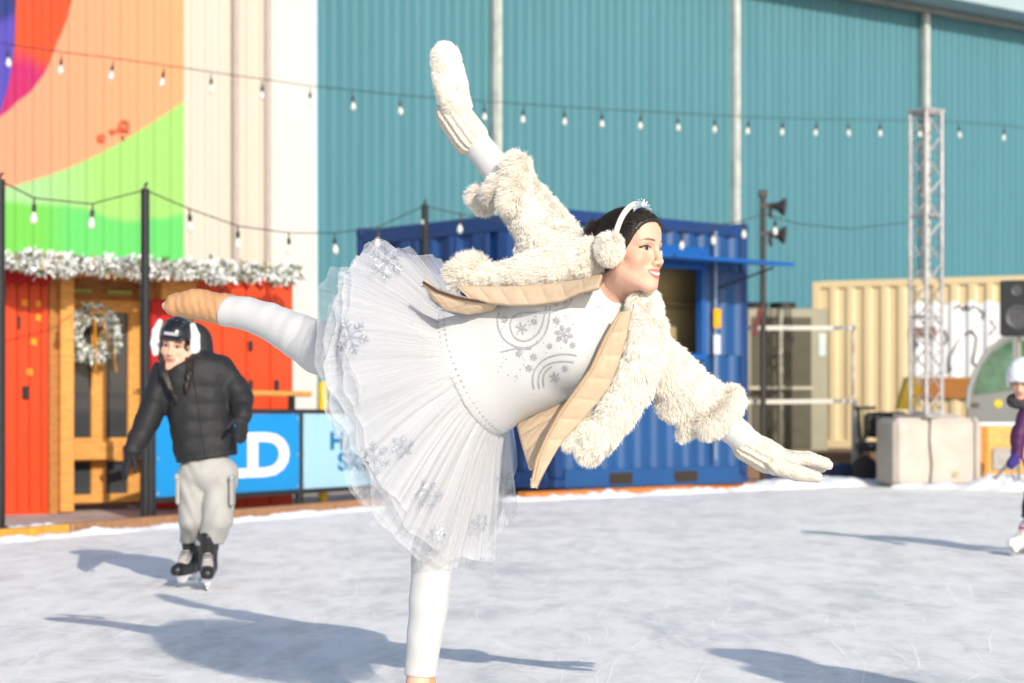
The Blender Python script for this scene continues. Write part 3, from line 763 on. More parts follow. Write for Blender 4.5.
def string(name, label, pts, bulbs, hang, cable_r=.006):
    """pts: (x,y,Y) of the cable; bulbs: x columns"""
    global bulb0
    A = np.array([P(*p) for p in pts]); xs = [p[0] for p in pts]
    root = tag(MB().tube(np.array([[np.interp(q, xs, A[:, i]) for i in range(3)] for q in np.linspace(xs[0], xs[-1], 160)]), cable_r, 6).build(name, CABLE), label, 'string lights')
    for b in bulbs:
        q = np.array([np.interp(b, xs, A[:, i]) for i in range(3)])
        if bulb0 is None:
            bulb0 = bulb_mesh().build('bulb', BULB, root, smooth=True)
            MB().lathe([(.015, .0), (.019, .01), (.019, .055), (.008, .062), (.006, .12)], (0, 0, -.012), n=12).build('socket', BLK, bulb0)
            o = bulb0
        else:
            o = copy_tree(bulb0, root)
        o.location = q + np.array([0, 0, -hang]); o.rotation_euler = (random.gauss(0, .06), random.gauss(0, .06), 0)
up = [(-30, 38), (0, 43), (61, 52), (112, 58), (163, 65), (211, 72), (262, 79), (310, 86), (353, 90), (400, 95), (450, 99), (523, 104), (602, 109), (678, 113), (748, 117), (816, 119), (880, 120), (959, 122), (1004, 125), (1060, 133)]
Us = Face(0, 25, 36)
pts = [(x, y, Us.Y0 + Us.s * Us.at(x)) for x, y in up]
string('string_lights', 'upper string of white festoon bulbs crossing the whole picture in front of the hangar', pts,
       [8, 61, 112, 163, 211, 262, 310, 353, 400, 443, 484, 523, 564, 602, 640, 678, 714, 748, 782, 816, 848, 880, 919, 959, 1004], .13)
lo = [(-20, 170, 15.5), (1, 181, 15.8), (34, 198, 16.2), (91, 204, 16.8), (145, 190, 17.45), (190, 209, 18.0), (238, 226, 18.6), (289, 233, 19.3), (335, 233, 20.0), (378, 227, 20.7), (424, 206, 21.5), (455, 213, 21.7), (530, 226, 22.0), (610, 232, 22.4), (682, 231, 22.7), (714, 226, 22.95), (745, 220, 23.3), (763, 214, 23.6), (800, 224, 24), (850, 229, 24.7), (910, 222, 26)]
string('string_lights', 'lower string of festoon bulbs hung between the black posts', lo, [34, 92, 190, 238, 289, 335, 378, 424, 460, 650, 682, 713, 744, 775], .10)

# ---- blue container kiosk
ct0 = np.array([.505, 22.8, 0]); Bc = Face(.505, 22.8, 42); bx = Bc.at
cont = empty('container_kiosk', ct0, R(42), 'blue corrugated shipping container turned into a kiosk with an open serving hatch', 'container')
BLUE = mat('blue_container_paint', C(36, 94, 158, .66), rough=.42, var=.14, vscale=1.6, stretch=(1, 1, .4), bump=.05, bscale=8)
BLUE_D = mat('deep_blue_frame', C(32, 72, 138, .64), rough=.42, var=.15, vscale=3)
BLUE_B = mat('bright_blue_awning', C(18, 100, 188, .72), rough=.35, var=.08, vscale=3)
W_, L_, zb_, zt_ = bx(748), 3.75, .10, 3.33
def cbox(name, s0, s1, d0, d1, z0, z1, m, ch=.01, parent=None):
    return MB().box(((s0 + s1) / 2, (d0 + d1) / 2, (z0 + z1) / 2), (s1 - s0, d1 - d0, z1 - z0), ch=ch).build(name, m, parent or cont)
wz0, wz1, ws0, ws1 = Bc.z(354, 690), Bc.z(269, 690), bx(584), bx(701)
def cwall(name, s0, s1, z0, z1, m=BLUE):
    v, f = corr(s0, s1, z0, z1, .28, .04, .5, .2); v[:, 1] = .05 - v[:, 1]; return link(name, v, f, m, cont)
cwall('side_wall', .1, W_ - .1, zb_ + .22, wz0); cwall('side_wall', .1, W_ - .1, wz1, zt_ - .16); cwall('side_wall', .1, ws0, wz0, wz1); cwall('side_wall', ws1, W_ - .1, wz0, wz1)
v, f = corr(.12, L_ - .12, zb_ + .2, zt_ - .2, .46, .05, .5, .14); v = np.stack([.055 - v[:, 1], v[:, 0], v[:, 2]], 1); link('end_wall', v, f, mat('blue_end_paint', C(28, 80, 150, .68), rough=.4, var=.12, vscale=2), cont)  # darker container blue: weaker sun on this end put into the colour
for (s, d) in ((0, 0), (W_ - .12, 0), (0, L_ - .12), (W_ - .12, L_ - .12)): cbox('corner_post', s, s + .12, d, d + .12, zb_ + .12, zt_ - .1, BLUE_D)
for (s, d) in ((-.01, -.01), (W_ - .15, -.01), (-.01, L_ - .15), (W_ - .15, L_ - .15)):
    for z in (zb_, zt_ - .1): cbox('corner_casting', s, s + .16, d, d + .16, z, z + .118, BLUE_D, .02)
cbox('top_rail', .12, W_ - .12, -.005, .1, zt_ - .16, zt_ - .01, BLUE_D); cbox('bottom_rail', .15, W_ - .15, -.005, .12, zb_, zb_ + .22, BLUE)
cbox('top_rail', -.006, .1, .15, L_ - .15, zt_ - .21, zt_ - .01, BLUE_D); cbox('bottom_rail', -.006, .1, .15, L_ - .15, zb_, zb_ + .2, BLUE_D)
for k in range(5):
    y_ = .55 + k * .66; cbox('end_rib', -.02, .03, y_ - .05, y_ + .05, zb_ + .2, zt_ - .21, BLUE_D)
cbox('end_bar', -.03, .02, .15, L_ - .15, zt_ - .86, zt_ - .76, BLUE_D)
for (a, b) in ((609, 632), (674, 697)): cbox('fork_pocket', bx(a), bx(b), -.009, .06, zb_ + .035, zb_ + .17, mat('pocket_dark', (.03, .022, .015), rough=.9), 0)
cbox('roof', .02, W_ - .02, .02, L_ - .02, zt_ - .06, zt_ - .02, BLUE_D)
cbox('far_wall', .1, W_ - .1, L_ - .08, L_ - .04, zb_ + .2, zt_ - .1, BLUE_D); cbox('far_wall', W_ - .08, W_ - .04, .12, L_ - .12, zb_ + .2, zt_ - .1, BLUE)
fl = cbox('floor', .1, W_ - .1, .13, L_ - .1, zb_ + .14, zb_ + .2, PINE_D)
OLV = mat('olive_plywood', C(188, 172, 130, .9), rough=.7, var=.15, vscale=2)
cbox('inner_wall', .15, W_ - .15, .62, .66, zb_ + .2, zt_ - .2, OLV); cbox('inner_shelf', .3, W_ - .3, 0.42, 0.61, Bc.z(303, 680), Bc.z(303, 680) + .035, wood('shelf_board', C(170, 150, 110, .8)))
for (s0_, s1_, z0_, z1_) in ((ws0 - .07, ws0, wz0 - .07, wz1 + .07), (ws1, ws1 + .07, wz0 - .07, wz1 + .07)): cbox('hatch_frame', s0_, s1_, -.03, .09, z0_, z1_, BLUE_B)
cbox('hatch_sill', ws0, ws1, -.10, .12, wz0 - .07, wz0, BLUE_B); cbox('hatch_head', ws0, ws1, -.03, .09, wz1, wz1 + .07, BLUE_B)
aw = MB(); a0, a1 = ws0 - .1, bx(741)
aw.add([(a0, -.04, wz1 + .10), (a1, -.04, wz1 + .10), (a1, -.86, wz1 + .03), (a0, -.86, wz1 + .03)] + [(a0, -.04, wz1 + .16), (a1, -.04, wz1 + .16), (a1, -.86, wz1 + .075), (a0, -.86, wz1 + .075)],
       [[3, 2, 1, 0], [4, 5, 6, 7], [0, 1, 5, 4], [1, 2, 6, 5], [2, 3, 7, 6], [3, 0, 4, 7]])
aw = aw.build('awning_flap', BLUE_B, cont)
cbox('flap_lip', a0, ws1 + .1, -.05, -.005, wz1 + .08, wz1 + .27, BLUE_B)
MB().tube([(bx(716), -.03, wz1 - .22), (bx(737), -.6, wz1 + .03)], .014, 6).build('gas_strut', BLK, aw)
MB().tube([(bx(712), -.055, zb_ + .3), (bx(712), -.055, zt_ - .12)], .022, 8).build('lock_bar', mat('zinc_bar', C(150, 170, 200, .8), rough=.35, metal=.5), cont)
cbox('warning_sticker', bx(709), bx(716), -.082, -.078, Bc.z(328, 712), Bc.z(309, 712), mat('amber_sticker', C(255, 178, 20, .9), rough=.4), 0)
cbox('white_sticker', bx(709), bx(715.5), -.082, -.078, Bc.z(354, 712), Bc.z(335, 712), mat('white_sticker', C(226, 230, 236, .85), rough=.4), 0)

# ---- plant platform, chiller, rails, cream container
pf = MB(); 
pf.box((4.9, 32.3, .2), (3.2, 6.4, .4), ch=.02); o = pf.build('equipment_platform', mat('brown_platform', C(150, 118, 88, .75), rough=.8, var=.3, vscale=1.5)); tag(o, 'low brown platform under the chiller and cream container', 'platform')
o2 = MB().box((9.5, 34.6, .2), (6, 6, .4), ch=.02).build('equipment_platform', MATS['brown_platform']); tag(o2, 'low brown platform behind the orange crate', 'platform')
ch_o = P(748, 440, 30.2); chl = empty('chiller_unit', (ch_o[0], 30.2, .4), R(6), 'grey green rooftop style chiller unit with fans behind the blue container', 'chiller')
CHG = mat('chiller_casing', C(160, 154, 130, .85), rough=.5, var=.1, vscale=3); CHM = mat('coil_grille', C(112, 106, 86, .7), rough=.6, var=.2, vscale=4)
zc = 2.17
MB().box((.62, .5, zc / 2), (1.24, 1.0, zc), ch=.015).build('casing', CHG, chl)
g = MB()
for (a, b) in ((.05, .46), (.54, .98)):
    for (c_, d_) in ((.06, .92), (1.0, 2.05)):
        for k in range(18): z = c_ + (d_ - c_) * (k + .5) / 18; g.box(((a + b) / 2, -.012, z), (b - a, .012, .026))
        for k in range(7): x = a + (b - a) * (k + .5) / 7; g.box((x, -.016, (c_ + d_) / 2), (.012, .012, d_ - c_))
g.build('coil_grille', CHM, chl)
MB().box((.255, -.003, 1.02), (.41, .01, 1.98)).box((.76, -.003, 1.02), (.44, .01, 1.98)).build('coil_face', mat('coil_shadow_grey', C(96, 90, 74, .65), rough=.8, var=.25, vscale=6), chl)  # dark backing plates under the grille slats
MB().box((.5, -.02, .96), (1.0, .03, .05)).box((.5, -.02, 1.05), (.05, .028, 2.1)).build('casing_trim', mat('pale_trim', C(190, 184, 160, .85), rough=.5), chl)
MB().box((1.15, -.008, 1.62), (.11, .012, .34)).build('panel_label', mat('pale_panel', C(200, 214, 208, .85), rough=.4), chl)
for x in (.22, .66): MB().lathe([(.20, 0), (.20, .10), (.21, .11), (.17, .11), (.16, .02)], (x, .5, zc)).build('fan', BLK, chl)
rail = empty('guard_rail', P(747, 440, 28.0) * np.array([1, 1, 0]), 0, 'white two bar guard rail in front of the chiller', 'guard rail')
WHT = mat('white_rail_paint', C(232, 228, 218, .7), rough=.45, var=.06)
ra = P(740, 328, 28.0); rb = P(855, 328, 28.4); rc_ = P(740, 402, 28.0); rd = P(857, 401, 28.4)
mi = np.array([rail.location.x, rail.location.y, 0])
MB().bar(ra - mi, rb - mi, .06, .06).build('rail_bar', WHT, rail); MB().bar(rc_ - mi, rd - mi, .06, .06).build('rail_bar', WHT, rail)
MB().bar((rb[0] - mi[0], rb[1] - mi[1], 0), (rb[0] - mi[0], rb[1] - mi[1], 1.17), .06).build('rail_post', WHT, rail)
MB().bar((ra[0] - mi[0], ra[1] - mi[1], 0), (ra[0] - mi[0], ra[1] - mi[1], 2.25), .06).build('rail_post', WHT, rail)
MB().bar((rb[0] - mi[0] - .02, rb[1] - mi[1] + .05, 0), (rb[0] - mi[0] - .02, rb[1] - mi[1] + .05, 2.25), .035).build('rail_post', WHT, rail)
# cream container
cc0 = P(812, 440, 33.6); Cc = Face(cc0[0], 33.6, -25); cx = Cc.at
cream = empty('shipping_container', (cc0[0], 33.6, .4), R(-25), 'cream corrugated shipping container with white and black spray painted graffiti', 'container')
CRM = mat('cream_container_paint', C(246, 222, 176, .72), rough=.45, var=.07, vscale=1.5, stretch=(1, 1, .4))
Lc = 6.06; zc1 = Cc.z(282, 812) - .4
v, f = corr(.14, Lc - .14, .12, zc1 - .1, .29, .045, .5, .2); v[:, 1] = .05 - v[:, 1]; link('side_wall', v, f, CRM, cream)
for (s, d) in ((0, 0), (Lc - .14, 0), (0, 2.3), (Lc - .14, 2.3)): MB().box((s + .07, d + .07, zc1 / 2), (.14, .14, zc1), ch=.01).build('corner_post', CRM, cream)
MB().box((Lc / 2, .05, zc1 - .05), (Lc - .28, .1, .12), ch=.01).build('top_rail', CRM, cream); MB().box((Lc / 2, .05, .06), (Lc - .28, .1, .14), ch=.01).build('bottom_rail', CRM, cream)
MB().box((Lc / 2, 1.2, zc1 - .05), (Lc - .1, 2.3, .05)).build('roof', CRM, cream); MB().box((.04, 1.2, zc1 / 2), (.05, 2.2, zc1 - .1)).build('end_wall', CRM, cream); MB().box((Lc / 2, 2.38, zc1 / 2), (Lc - .2, .05, zc1 - .1)).build('end_wall', CRM, cream)
# graffiti: sheets and strokes that follow the ribs
gs0, gs1 = cx(911), cx(1080)
def on_rib(s): return 0.0
v, f = corr(.14, Lc - .14, 0, 1, .29, .045, .5, .2)
keep = [i for i in range(len(v) // 2) if gs0 <= v[i, 0] <= gs1]; n2 = len(v) // 2
top = [Cc.z(303 + 3 * math.sin(i * 1.3), 960) - .4 for i in keep]; bot = [Cc.z(378, 960) - .4 for i in keep]
gv = [(v[i, 0], .05 - v[i, 1] - .004, b) for i, b in zip(keep, bot)] + [(v[i, 0], .05 - v[i, 1] - .004, t) for i, t in zip(keep, top)]; m = len(keep)
gw = link('graffiti', gv, [[i, i + 1, m + i + 1, m + i] for i in range(m - 1)], mat('white_spray_paint', C(244, 244, 246, .9), rough=.5, var=.06, vscale=6), cream)
prof_s = v[:n2, 0]; prof_o = v[:n2, 1]
def spray(pts, r=.016):
    g = MB()
    s = np.array([cx(x) for x, y in pts]); z = np.array([Cc.z(y, x) - .4 for x, y in pts]); t = np.linspace(0, 1, len(pts)); tt = np.linspace(0, 1, len(pts) * 6)
    s = np.interp(tt, t, s); z = np.interp(tt, t, z); d = .05 - np.interp(s, prof_s, prof_o) - .006
    g.tube(np.stack([s, d, z], 1), r, 6); g.build('spray_line', SPRAY, gw)
SPRAY = mat('black_spray_paint', (.06, .06, .065), rough=.6)
spray([(948, 365), (950, 355), (956, 346), (959, 338)]); spray([(966, 334), (972, 331), (976, 337), (975, 350), (973, 362), (978, 370)], .022); spray([(955, 309), (958, 305), (962, 310), (966, 305), (969, 310), (974, 306), (979, 310), (984, 314), (981, 319)], .018)
spray([(940, 338), (944, 330), (947, 339), (943, 345)], .018); spray([(991, 320), (995, 328), (990, 335)], .018); spray([(926, 318), (922, 323), (928, 326)], .02); spray([(914, 340), (918, 345), (912, 350)], .02); spray([(1003, 340), (1010, 350), (1020, 345)], .02); spray([(948, 365), (951, 369), (947, 372)], .02)
MB().box(((gs0 + cx(936)) / 2, -.012, Cc.z(332, 924) - .4), (cx(936) - gs0, .02, .16)).build('brown_plate', mat('dusty_brown', C(150, 120, 112, .8), rough=.7), cream)
g = MB(); g.box((cx(940), -.02, Cc.z(388, 940) - .4), (cx(973) - cx(908), .03, .34)); g.build('wooden_board', PINE_D, cream)

# ---- concrete block with truss tower
bk = P(929, 478, 26.3); blk = empty('concrete_block', (bk[0] + .02, 26.45, 0), R(8), 'pale concrete ballast block with sloped top edges under the truss tower', 'concrete block')
zk = .915
MB().box((0, 0, zk / 2), (1.20, .8, zk), ch=.07).build('block_body', mat('pale_concrete', C(220, 208, 196, .76), rough=.85, var=.14, vscale=3, bump=.4, bscale=30), blk)
MB().tube([(-.12, -.405, zk), (-.13, -.41, .6), (-.10, -.41, .3), (-.12, -.41, .05)], .012, 6).build('cable', CABLE, blk)
MB().lathe([(.04, 0), (.045, .012), (.02, .014)], (.22, -.4, .17), (0, -1, 0), 10).build('form_tie_plug', mat('ochre_stain', C(200, 180, 140, .8), rough=.8), blk)
tr_o = np.array([P(926, 410, 26.4)[0], 26.4, zk]); truss = empty('truss_tower', tr_o, R(34), 'white aluminium square truss tower standing on the concrete block', 'truss tower')
ALU = mat('white_aluminium', C(226, 222, 222, .66), rough=.4, metal=.3, var=.35, vscale=5)
zz = EYE + (HY - 112) * 26.4 / FPX - zk; hd = .145
MB().box((0, 0, .025), (.62, .62, .05), ch=.01).build('base_plate', ALU, truss)
cs_ = [(-hd, -hd), (hd, -hd), (hd, hd), (-hd, hd)]
for (x, y) in cs_: MB().cyl((x, y, .05), (x, y, zz), .026, n=10).build('chord', ALU, truss, smooth=True)
for sd_ in range(4):
    a, b = np.array(cs_[sd_]), np.array(cs_[(sd_ + 1) % 4]); g = MB(); n = 14
    for k in range(n):
        z0_, z1_ = .08 + (zz - .12) * k / n, .08 + (zz - .12) * (k + 1) / n
        p, q = (a, b) if k % 2 == 0 else (b, a)
        g.cyl((*p, z0_), (*q, z1_), .011, n=6)
    for z0_ in (.07, zz * .33, zz * .66, zz - .03): g.cyl((*a, z0_), (*b, z0_), .018, n=8)
    g.build('lacing', ALU, truss)
MB().box((0, 0, zz + .01), (.36, .36, .03), ch=.005).build('top_plate', ALU, truss)
MB().tube([(0, 0, .1), (.03, .02, 1.5), (-.02, 0, 2.8), (.02, .03, zz)], .03, 8).build('power_cable', mat('greyish_wrapped_cable', C(196, 188, 180, .8), rough=.6, var=.4, vscale=5), truss)
MB().box((hd, .06, zz * .665), (.12, .16, .07)).build('clamp', ALU, truss); MB().ball((hd + .05, -.1, zz - 1.05), .035, 8, 6).build('sensor', ALU, truss)

# ---- flood light pole
fp = P(763, 440, 27.8); pol = empty('floodlight_pole', (fp[0], 27.8, 0), 0, 'dark steel pole with two horn shaped floodlights beside the container corner', 'light pole')
DST = mat('dark_bronze_steel', (.035, .028, .026), rough=.5, var=.3)
zp = EYE + (HY - 196) * 27.8 / FPX
MB().cyl((0, 0, 0), (0, 0, zp), .045, .04, 12).build('pole', DST, pol, smooth=True)
for y in (206, 234):
    z = EYE + (HY - y) * 27.8 / FPX
    MB().bar((-.05, -.02, z), (.22, -.02, z), .05, .05).build('arm', DST, pol)
    l = MB().lathe([(.035, -.06), (.04, 0), (.06, .08), (.12, .16), (.125, .19), (.10, .19)], (.12, -.02, z), (.95, -.25, -.12), 14).build('floodlight', DST, pol, smooth=True)
    MB().tube([(.10, -.02, z - .02), (.10, -.02, z - .12), (.12, -.02, z - .17)], .03, 8).build('ballast_box', DST, pol)
MB().box((0, 0, zp + .03), (.12, .1, .1), ch=.01).build('pole_cap', DST, pol)
MB().bar((-.14, -.03, 2.05), (-.03, -.03, 2.45), .04, .07).build('folded_bracket', mat('rust_red', C(120, 50, 50, .7), rough=.7), pol)

# ---- loudspeaker on stand
sp0 = P(1019, 470, 25.2); spk = empty('loudspeaker', (sp0[0], 25.2, 0), R(-20), 'black loudspeaker on a thin pole stand above the orange crate', 'loudspeaker')
z0_, z1_ = EYE + (HY - 336) * 25.2 / FPX, EYE + (HY - 281) * 25.2 / FPX
MB().box((0, 0, (z0_ + z1_) / 2), (.44, .36, z1_ - z0_), ch=.02).build('cabinet', mat('black_cabinet', (.022, .022, .024), rough=.6, var=.15), spk)
MB().lathe([(.15, 0), (.155, .012), (.14, .015), (.05, -.02), (.02, 0)], (0, -.182, z0_ + .23), (0, -1, 0), 20).build('woofer', mat('woofer_grey', (.07, .07, .075), rough=.5), spk)
MB().lathe([(.07, 0), (.075, .012), (.03, -.01)], (0, -.182, z1_ - .13), (0, -1, 0), 16).build('tweeter', MATS['woofer_grey'], spk)
MB().cyl((0, 0, 0), (0, 0, z0_), .02, n=10).build('stand_pole', mat('pale_pole', C(190, 180, 160, .8), rough=.5), spk)
for k in range(3): a = k * 2.09 + 1.2; MB().bar((0, 0, .5), (.4 * math.cos(a), .4 * math.sin(a), .02), .025).build('stand_leg', BLK, spk)

# ---- compact loader behind the snow heap
ld0 = P(966, 470, 28.6); ld = empty('compact_loader', (ld0[0], 28.4, 0), R(-14), 'grey compact loader with a curved green tinted cab window', 'loader')
GRY = mat('grey_machine_paint', C(150, 152, 150, .8), rough=.45, var=.1)
def zpy(y, Y=28.4): return EYE + (HY - y) * Y / FPX
cab = [(0.0, zpy(424)), (-.02, zpy(405)), (.03, zpy(385)), (.12, zpy(368)), (.26, zpy(352)), (.44, zpy(341)), (.66, zpy(334)), (1.5, zpy(331)), (1.55, zpy(424))]
MB().prism(cab, (0, 0, 0), (1, 0, 0), (0, 0, 1), (0, 1.3, 0)).build('cab', GRY, ld)
win = [(.06, zpy(395)), (.10, zpy(380)), (.18, zpy(366)), (.31, zpy(353)), (.47, zpy(345)), (.60, zpy(341)), (.60, zpy(390))]
MB().prism(win, (0, -.012, 0), (1, 0, 0), (0, 0, 1), (0, .008, 0)).build('cab_window', mat('green_tinted_glass', C(96, 140, 116, .7), rough=.1, var=.5, vscale=4, spec=.6), ld)
MB().prism([(.72, zpy(392)), (.72, zpy(341)), (1.4, zpy(338)), (1.4, zpy(392))], (0, -.012, 0), (1, 0, 0), (0, 0, 1), (0, .008, 0)).build('cab_window', MATS['green_tinted_glass'], ld)
arc = [(-.03, zpy(408)), (-.01, zpy(390)), (.06, zpy(376)), (.15, zpy(362)), (.28, zpy(349)), (.45, zpy(340)), (.62, zpy(336))]
MB().tube([(x, -.03, z) for x, z in arc], .03, 8).build('cab_frame', mat('pale_grey_frame', C(176, 178, 176, .8), rough=.4), ld)
MB().lathe([(.062, 0), (.055, .012), (.01, .014)], (.40, -.002, zpy(404)), (0, -1, 0), 18).build('yellow_badge', mat('yellow_badge', C(240, 210, 60, .85), rough=.4), ld)
MB().box((.09, -.01, zpy(405)), (.10, .02, .06)).build('door_handle', mat('brown_grey', C(120, 100, 96, .7), rough=.5), ld)
MB().box((.8, .6, .42), (1.9, 1.4, .5), ch=.05).build('chassis', GRY, ld)
for x in (.1, 1.4):
    for y in (-.1, 1.3): MB().lathe([(.1, -.12), (.3, -.12), (.34, -.08), (.34, .08), (.3, .12), (.1, .12)], (x, y, .34), (0, 1, 0), 20).build('wheel', BLK, ld)
# orange crate
oc0 = P(962, 470, 26.8); ocr = empty('plywood_crate', (oc0[0], 26.7, 0), R(0), 'orange plywood crate with snow on its lid beside the concrete block', 'crate')
OPL = wood('orange_plywood', C(244, 184, 104, .85), (2, 2, 3))
zo = zpy(426, 26.7)
MB().box((.75, .35, zo / 2), (1.5, .7, zo), ch=.01).build('crate_body', OPL, ocr); MB().box((.75, .35, zo + .022), (1.54, .74, .045), ch=.02).build('snow_layer', SNOW, ocr)
MB().box((.30, -.012, zo / 2), (.05, .024, zo - .02)).box((.19, -.008, zo / 2), (.16, .014, zo - .04)).build('batten', wood('dark_orange_batten', C(222, 150, 60, .8)), ocr)
MB().tube([(.20, -.03, .62), (.15, -.03, .5), (.18, -.03, .36), (.25, -.03, .28), (.24, -.03, .15), (.19, -.03, .12)], .014, 6).build('hose', mat('brown_hose', C(130, 76, 36, .7), rough=.6), ocr)
MB().box((.56, -.02, .36), (.36, .03, .3), ch=.01).build('side_hatch', mat('grey_hatch', C(180, 176, 170, .8), rough=.6, var=.3, vscale=9), ocr)
# small black engine trailer with a yellow chute
sn0 = P(858, 455, 27.6); sn = empty('snow_blower', (sn0[0], 27.6, 0), R(0), 'black snow blower with a tilted yellow chute behind the concrete block', 'snow blower')
zq = lambda y: EYE + (HY - y) * 27.6 / FPX
sx = lambda x: (x - 858) * 27.6 / FPX
MB().prism([(sx(899), zq(408)), (sx(908), zq(377)), (sx(922), zq(379)), (sx(916), zq(410))], (0, 0, 0), (1, 0, 0), (0, 0, 1), (0, .3, 0)).build('chute', MATS['yellow_paint'], sn)
MB().box((sx(890), .3, zq(425)), (.55, .5, .36), ch=.05).box((sx(868), .25, zq(408)), (.30, .05, .05)).bar((sx(861), .25, zq(409)), (sx(864), .25, .4), .05).box((sx(878), .2, zq(447)), (.5, .4, .14), ch=.03).build('engine_body', BLK, sn)
MB().bar((sx(862), .05, zq(450)), (sx(872), .05, zq(412)), .05).bar((sx(884), .05, zq(450)), (sx(876), .05, zq(420)), .05).build('handle_frame', BLK, sn)
for x in (866, 890): MB().lathe([(.06, -.06), (.17, -.06), (.19, -.03), (.19, .03), (.17, .06), (.06, .06)], (sx(x), .1, .19), (0, 1, 0), 18).build('wheel', BLK, sn)
o = empty('hose_reel', P(800, 456, 28.2) * np.array([1, 1, 0]) + np.array([0, 0, .0]), 0, 'dark blue rolled tarpaulin on the snow in front of the platform', 'tarpaulin')  # added roll: the blue strip of shade below the platform, put into its colour
MB().tube([(-.5, 0, .14), (-.1, .02, .15), (.4, -.02, .14), (1.0, .05, .13)], [.13, .15, .14, .12], 12).build('rolled_sheet', mat('dark_blue_tarp', C(60, 70, 110, .7), rough=.7, var=.3, vscale=6, bump=.5, bscale=12), o)
o.name = 'rolled_tarpaulin'; WM['rolled_tarpaulin'] = WM['hose_reel']
# ================================================================ PEOPLE
SKIN_T = np.array(C(240, 188, 162, .90)); LIP = np.array(C(212, 122, 108, .80)); BLUSH = np.array(C(232, 150, 124, .85))
SKINM = mat('skin', (1, 1, 1), rough=.5, var=.09, vscale=55, bump=.12, bscale=420, attr='col', spec=.35, sss=.12)
HAIRM = mat('dark_hair', (.022, .014, .010), rough=.38, var=.4, vscale=30, stretch=(1, 1, 1), spec=.5, bump=.4, bscale=120)

def head_axes(yaw, pitch=0.0, roll=0.0):
    """yaw: 0 looks at the eye, + turns to the right of the picture. Returns right-hand axis (the person's left is -), forward, up"""
    f = np.array([math.sin(R(yaw)) * math.cos(R(pitch)), -math.cos(R(yaw)) * math.cos(R(pitch)), math.sin(R(pitch))])
    u = nrm(np.array([0, 0, 1.0]) - f * f[2]); r = np.cross(f, u)
    c, s = math.cos(R(roll)), math.sin(R(roll)); r, u = r * c + u * s, u * c - r * s
    return np.stack([r, f, u])       # rows; local (x right, y forward, z up)
def head_sdf(S, Cn, A, k=1.0, smile=True):
    """sculpt a head around Cn (eye level, between the ears)"""
    w = lambda x, y, z: Cn + (A[0] * x + A[1] * y + A[2] * z) * k
    el = lambda c, r, kk=.02, op='u': S.el(w(*c), A, np.array(r) * k, kk * k, op)
    rc = lambda a, b, ra, rb, kk=.015, op='u': S.rc(w(*a), w(*b), ra * k, rb * k, kk * k, op)
    el((0, -.018, .040), (.074, .096, .084)); el((0, .030, -.030), (.059, .060, .088), .03)
    el((0, .052, .055), (.055, .040, .045), .03)
    for s in (-1, 1):
        rc((s * .045, .004, -.060), (s * .014, .070, -.104), .018, .015, .03)
        el((s * .042, .058, -.030), (.022, .022, .020), .03)
        rc((s * .014, .088, .022), (s * .044, .068, .022), .009, .008, .02)
    el((0, .074, -.104), (.020, .018, .016), .02)
    for s in (-1, 1): el((s * .031, .098, .003), (.017, .016, .013), .014, 's')
    rc((0, .090, .012), (0, .108, -.032), .0075, .0095, .014); el((0, .109, -.038), (.0105, .010, .009), .008)
    for s in (-1, 1): el((s * .012, .099, -.042), (.008, .010, .007), .006)
    for s in (-1, 1): el((s * .006, .104, -.049), (.0035, .005, .003), .004, 's')
    el((0, .078, -.070), (.030, .020, .022), .02)
    rc((-.022, .083, -.0645), (0, .0965, -.0640), .0034, .0050, .006); rc((.022, .083, -.0645), (0, .0965, -.0640), .0034, .0050, .006)
    rc((-.020, .083, -.0690), (0, .0935, -.0800), .0036, .0062, .006); rc((.020, .083, -.0690), (0, .0935, -.0800), .0036, .0062, .006)
    S.rc(w(-.018, .094, -.0680), w(0, .099, -.0722), .0020 * k, .0034 * k, .002, 's'); S.rc(w(.018, .094, -.0680), w(0, .099, -.0722), .0020 * k, .0034 * k, .002, 's')
    for s in (-1, 1):
        el((s * .031, .0720, .003), (.0132, .0132, .0128), .004)
        el((s * .076, -.006, -.008), (.010, .018, .030), .008)
    return w
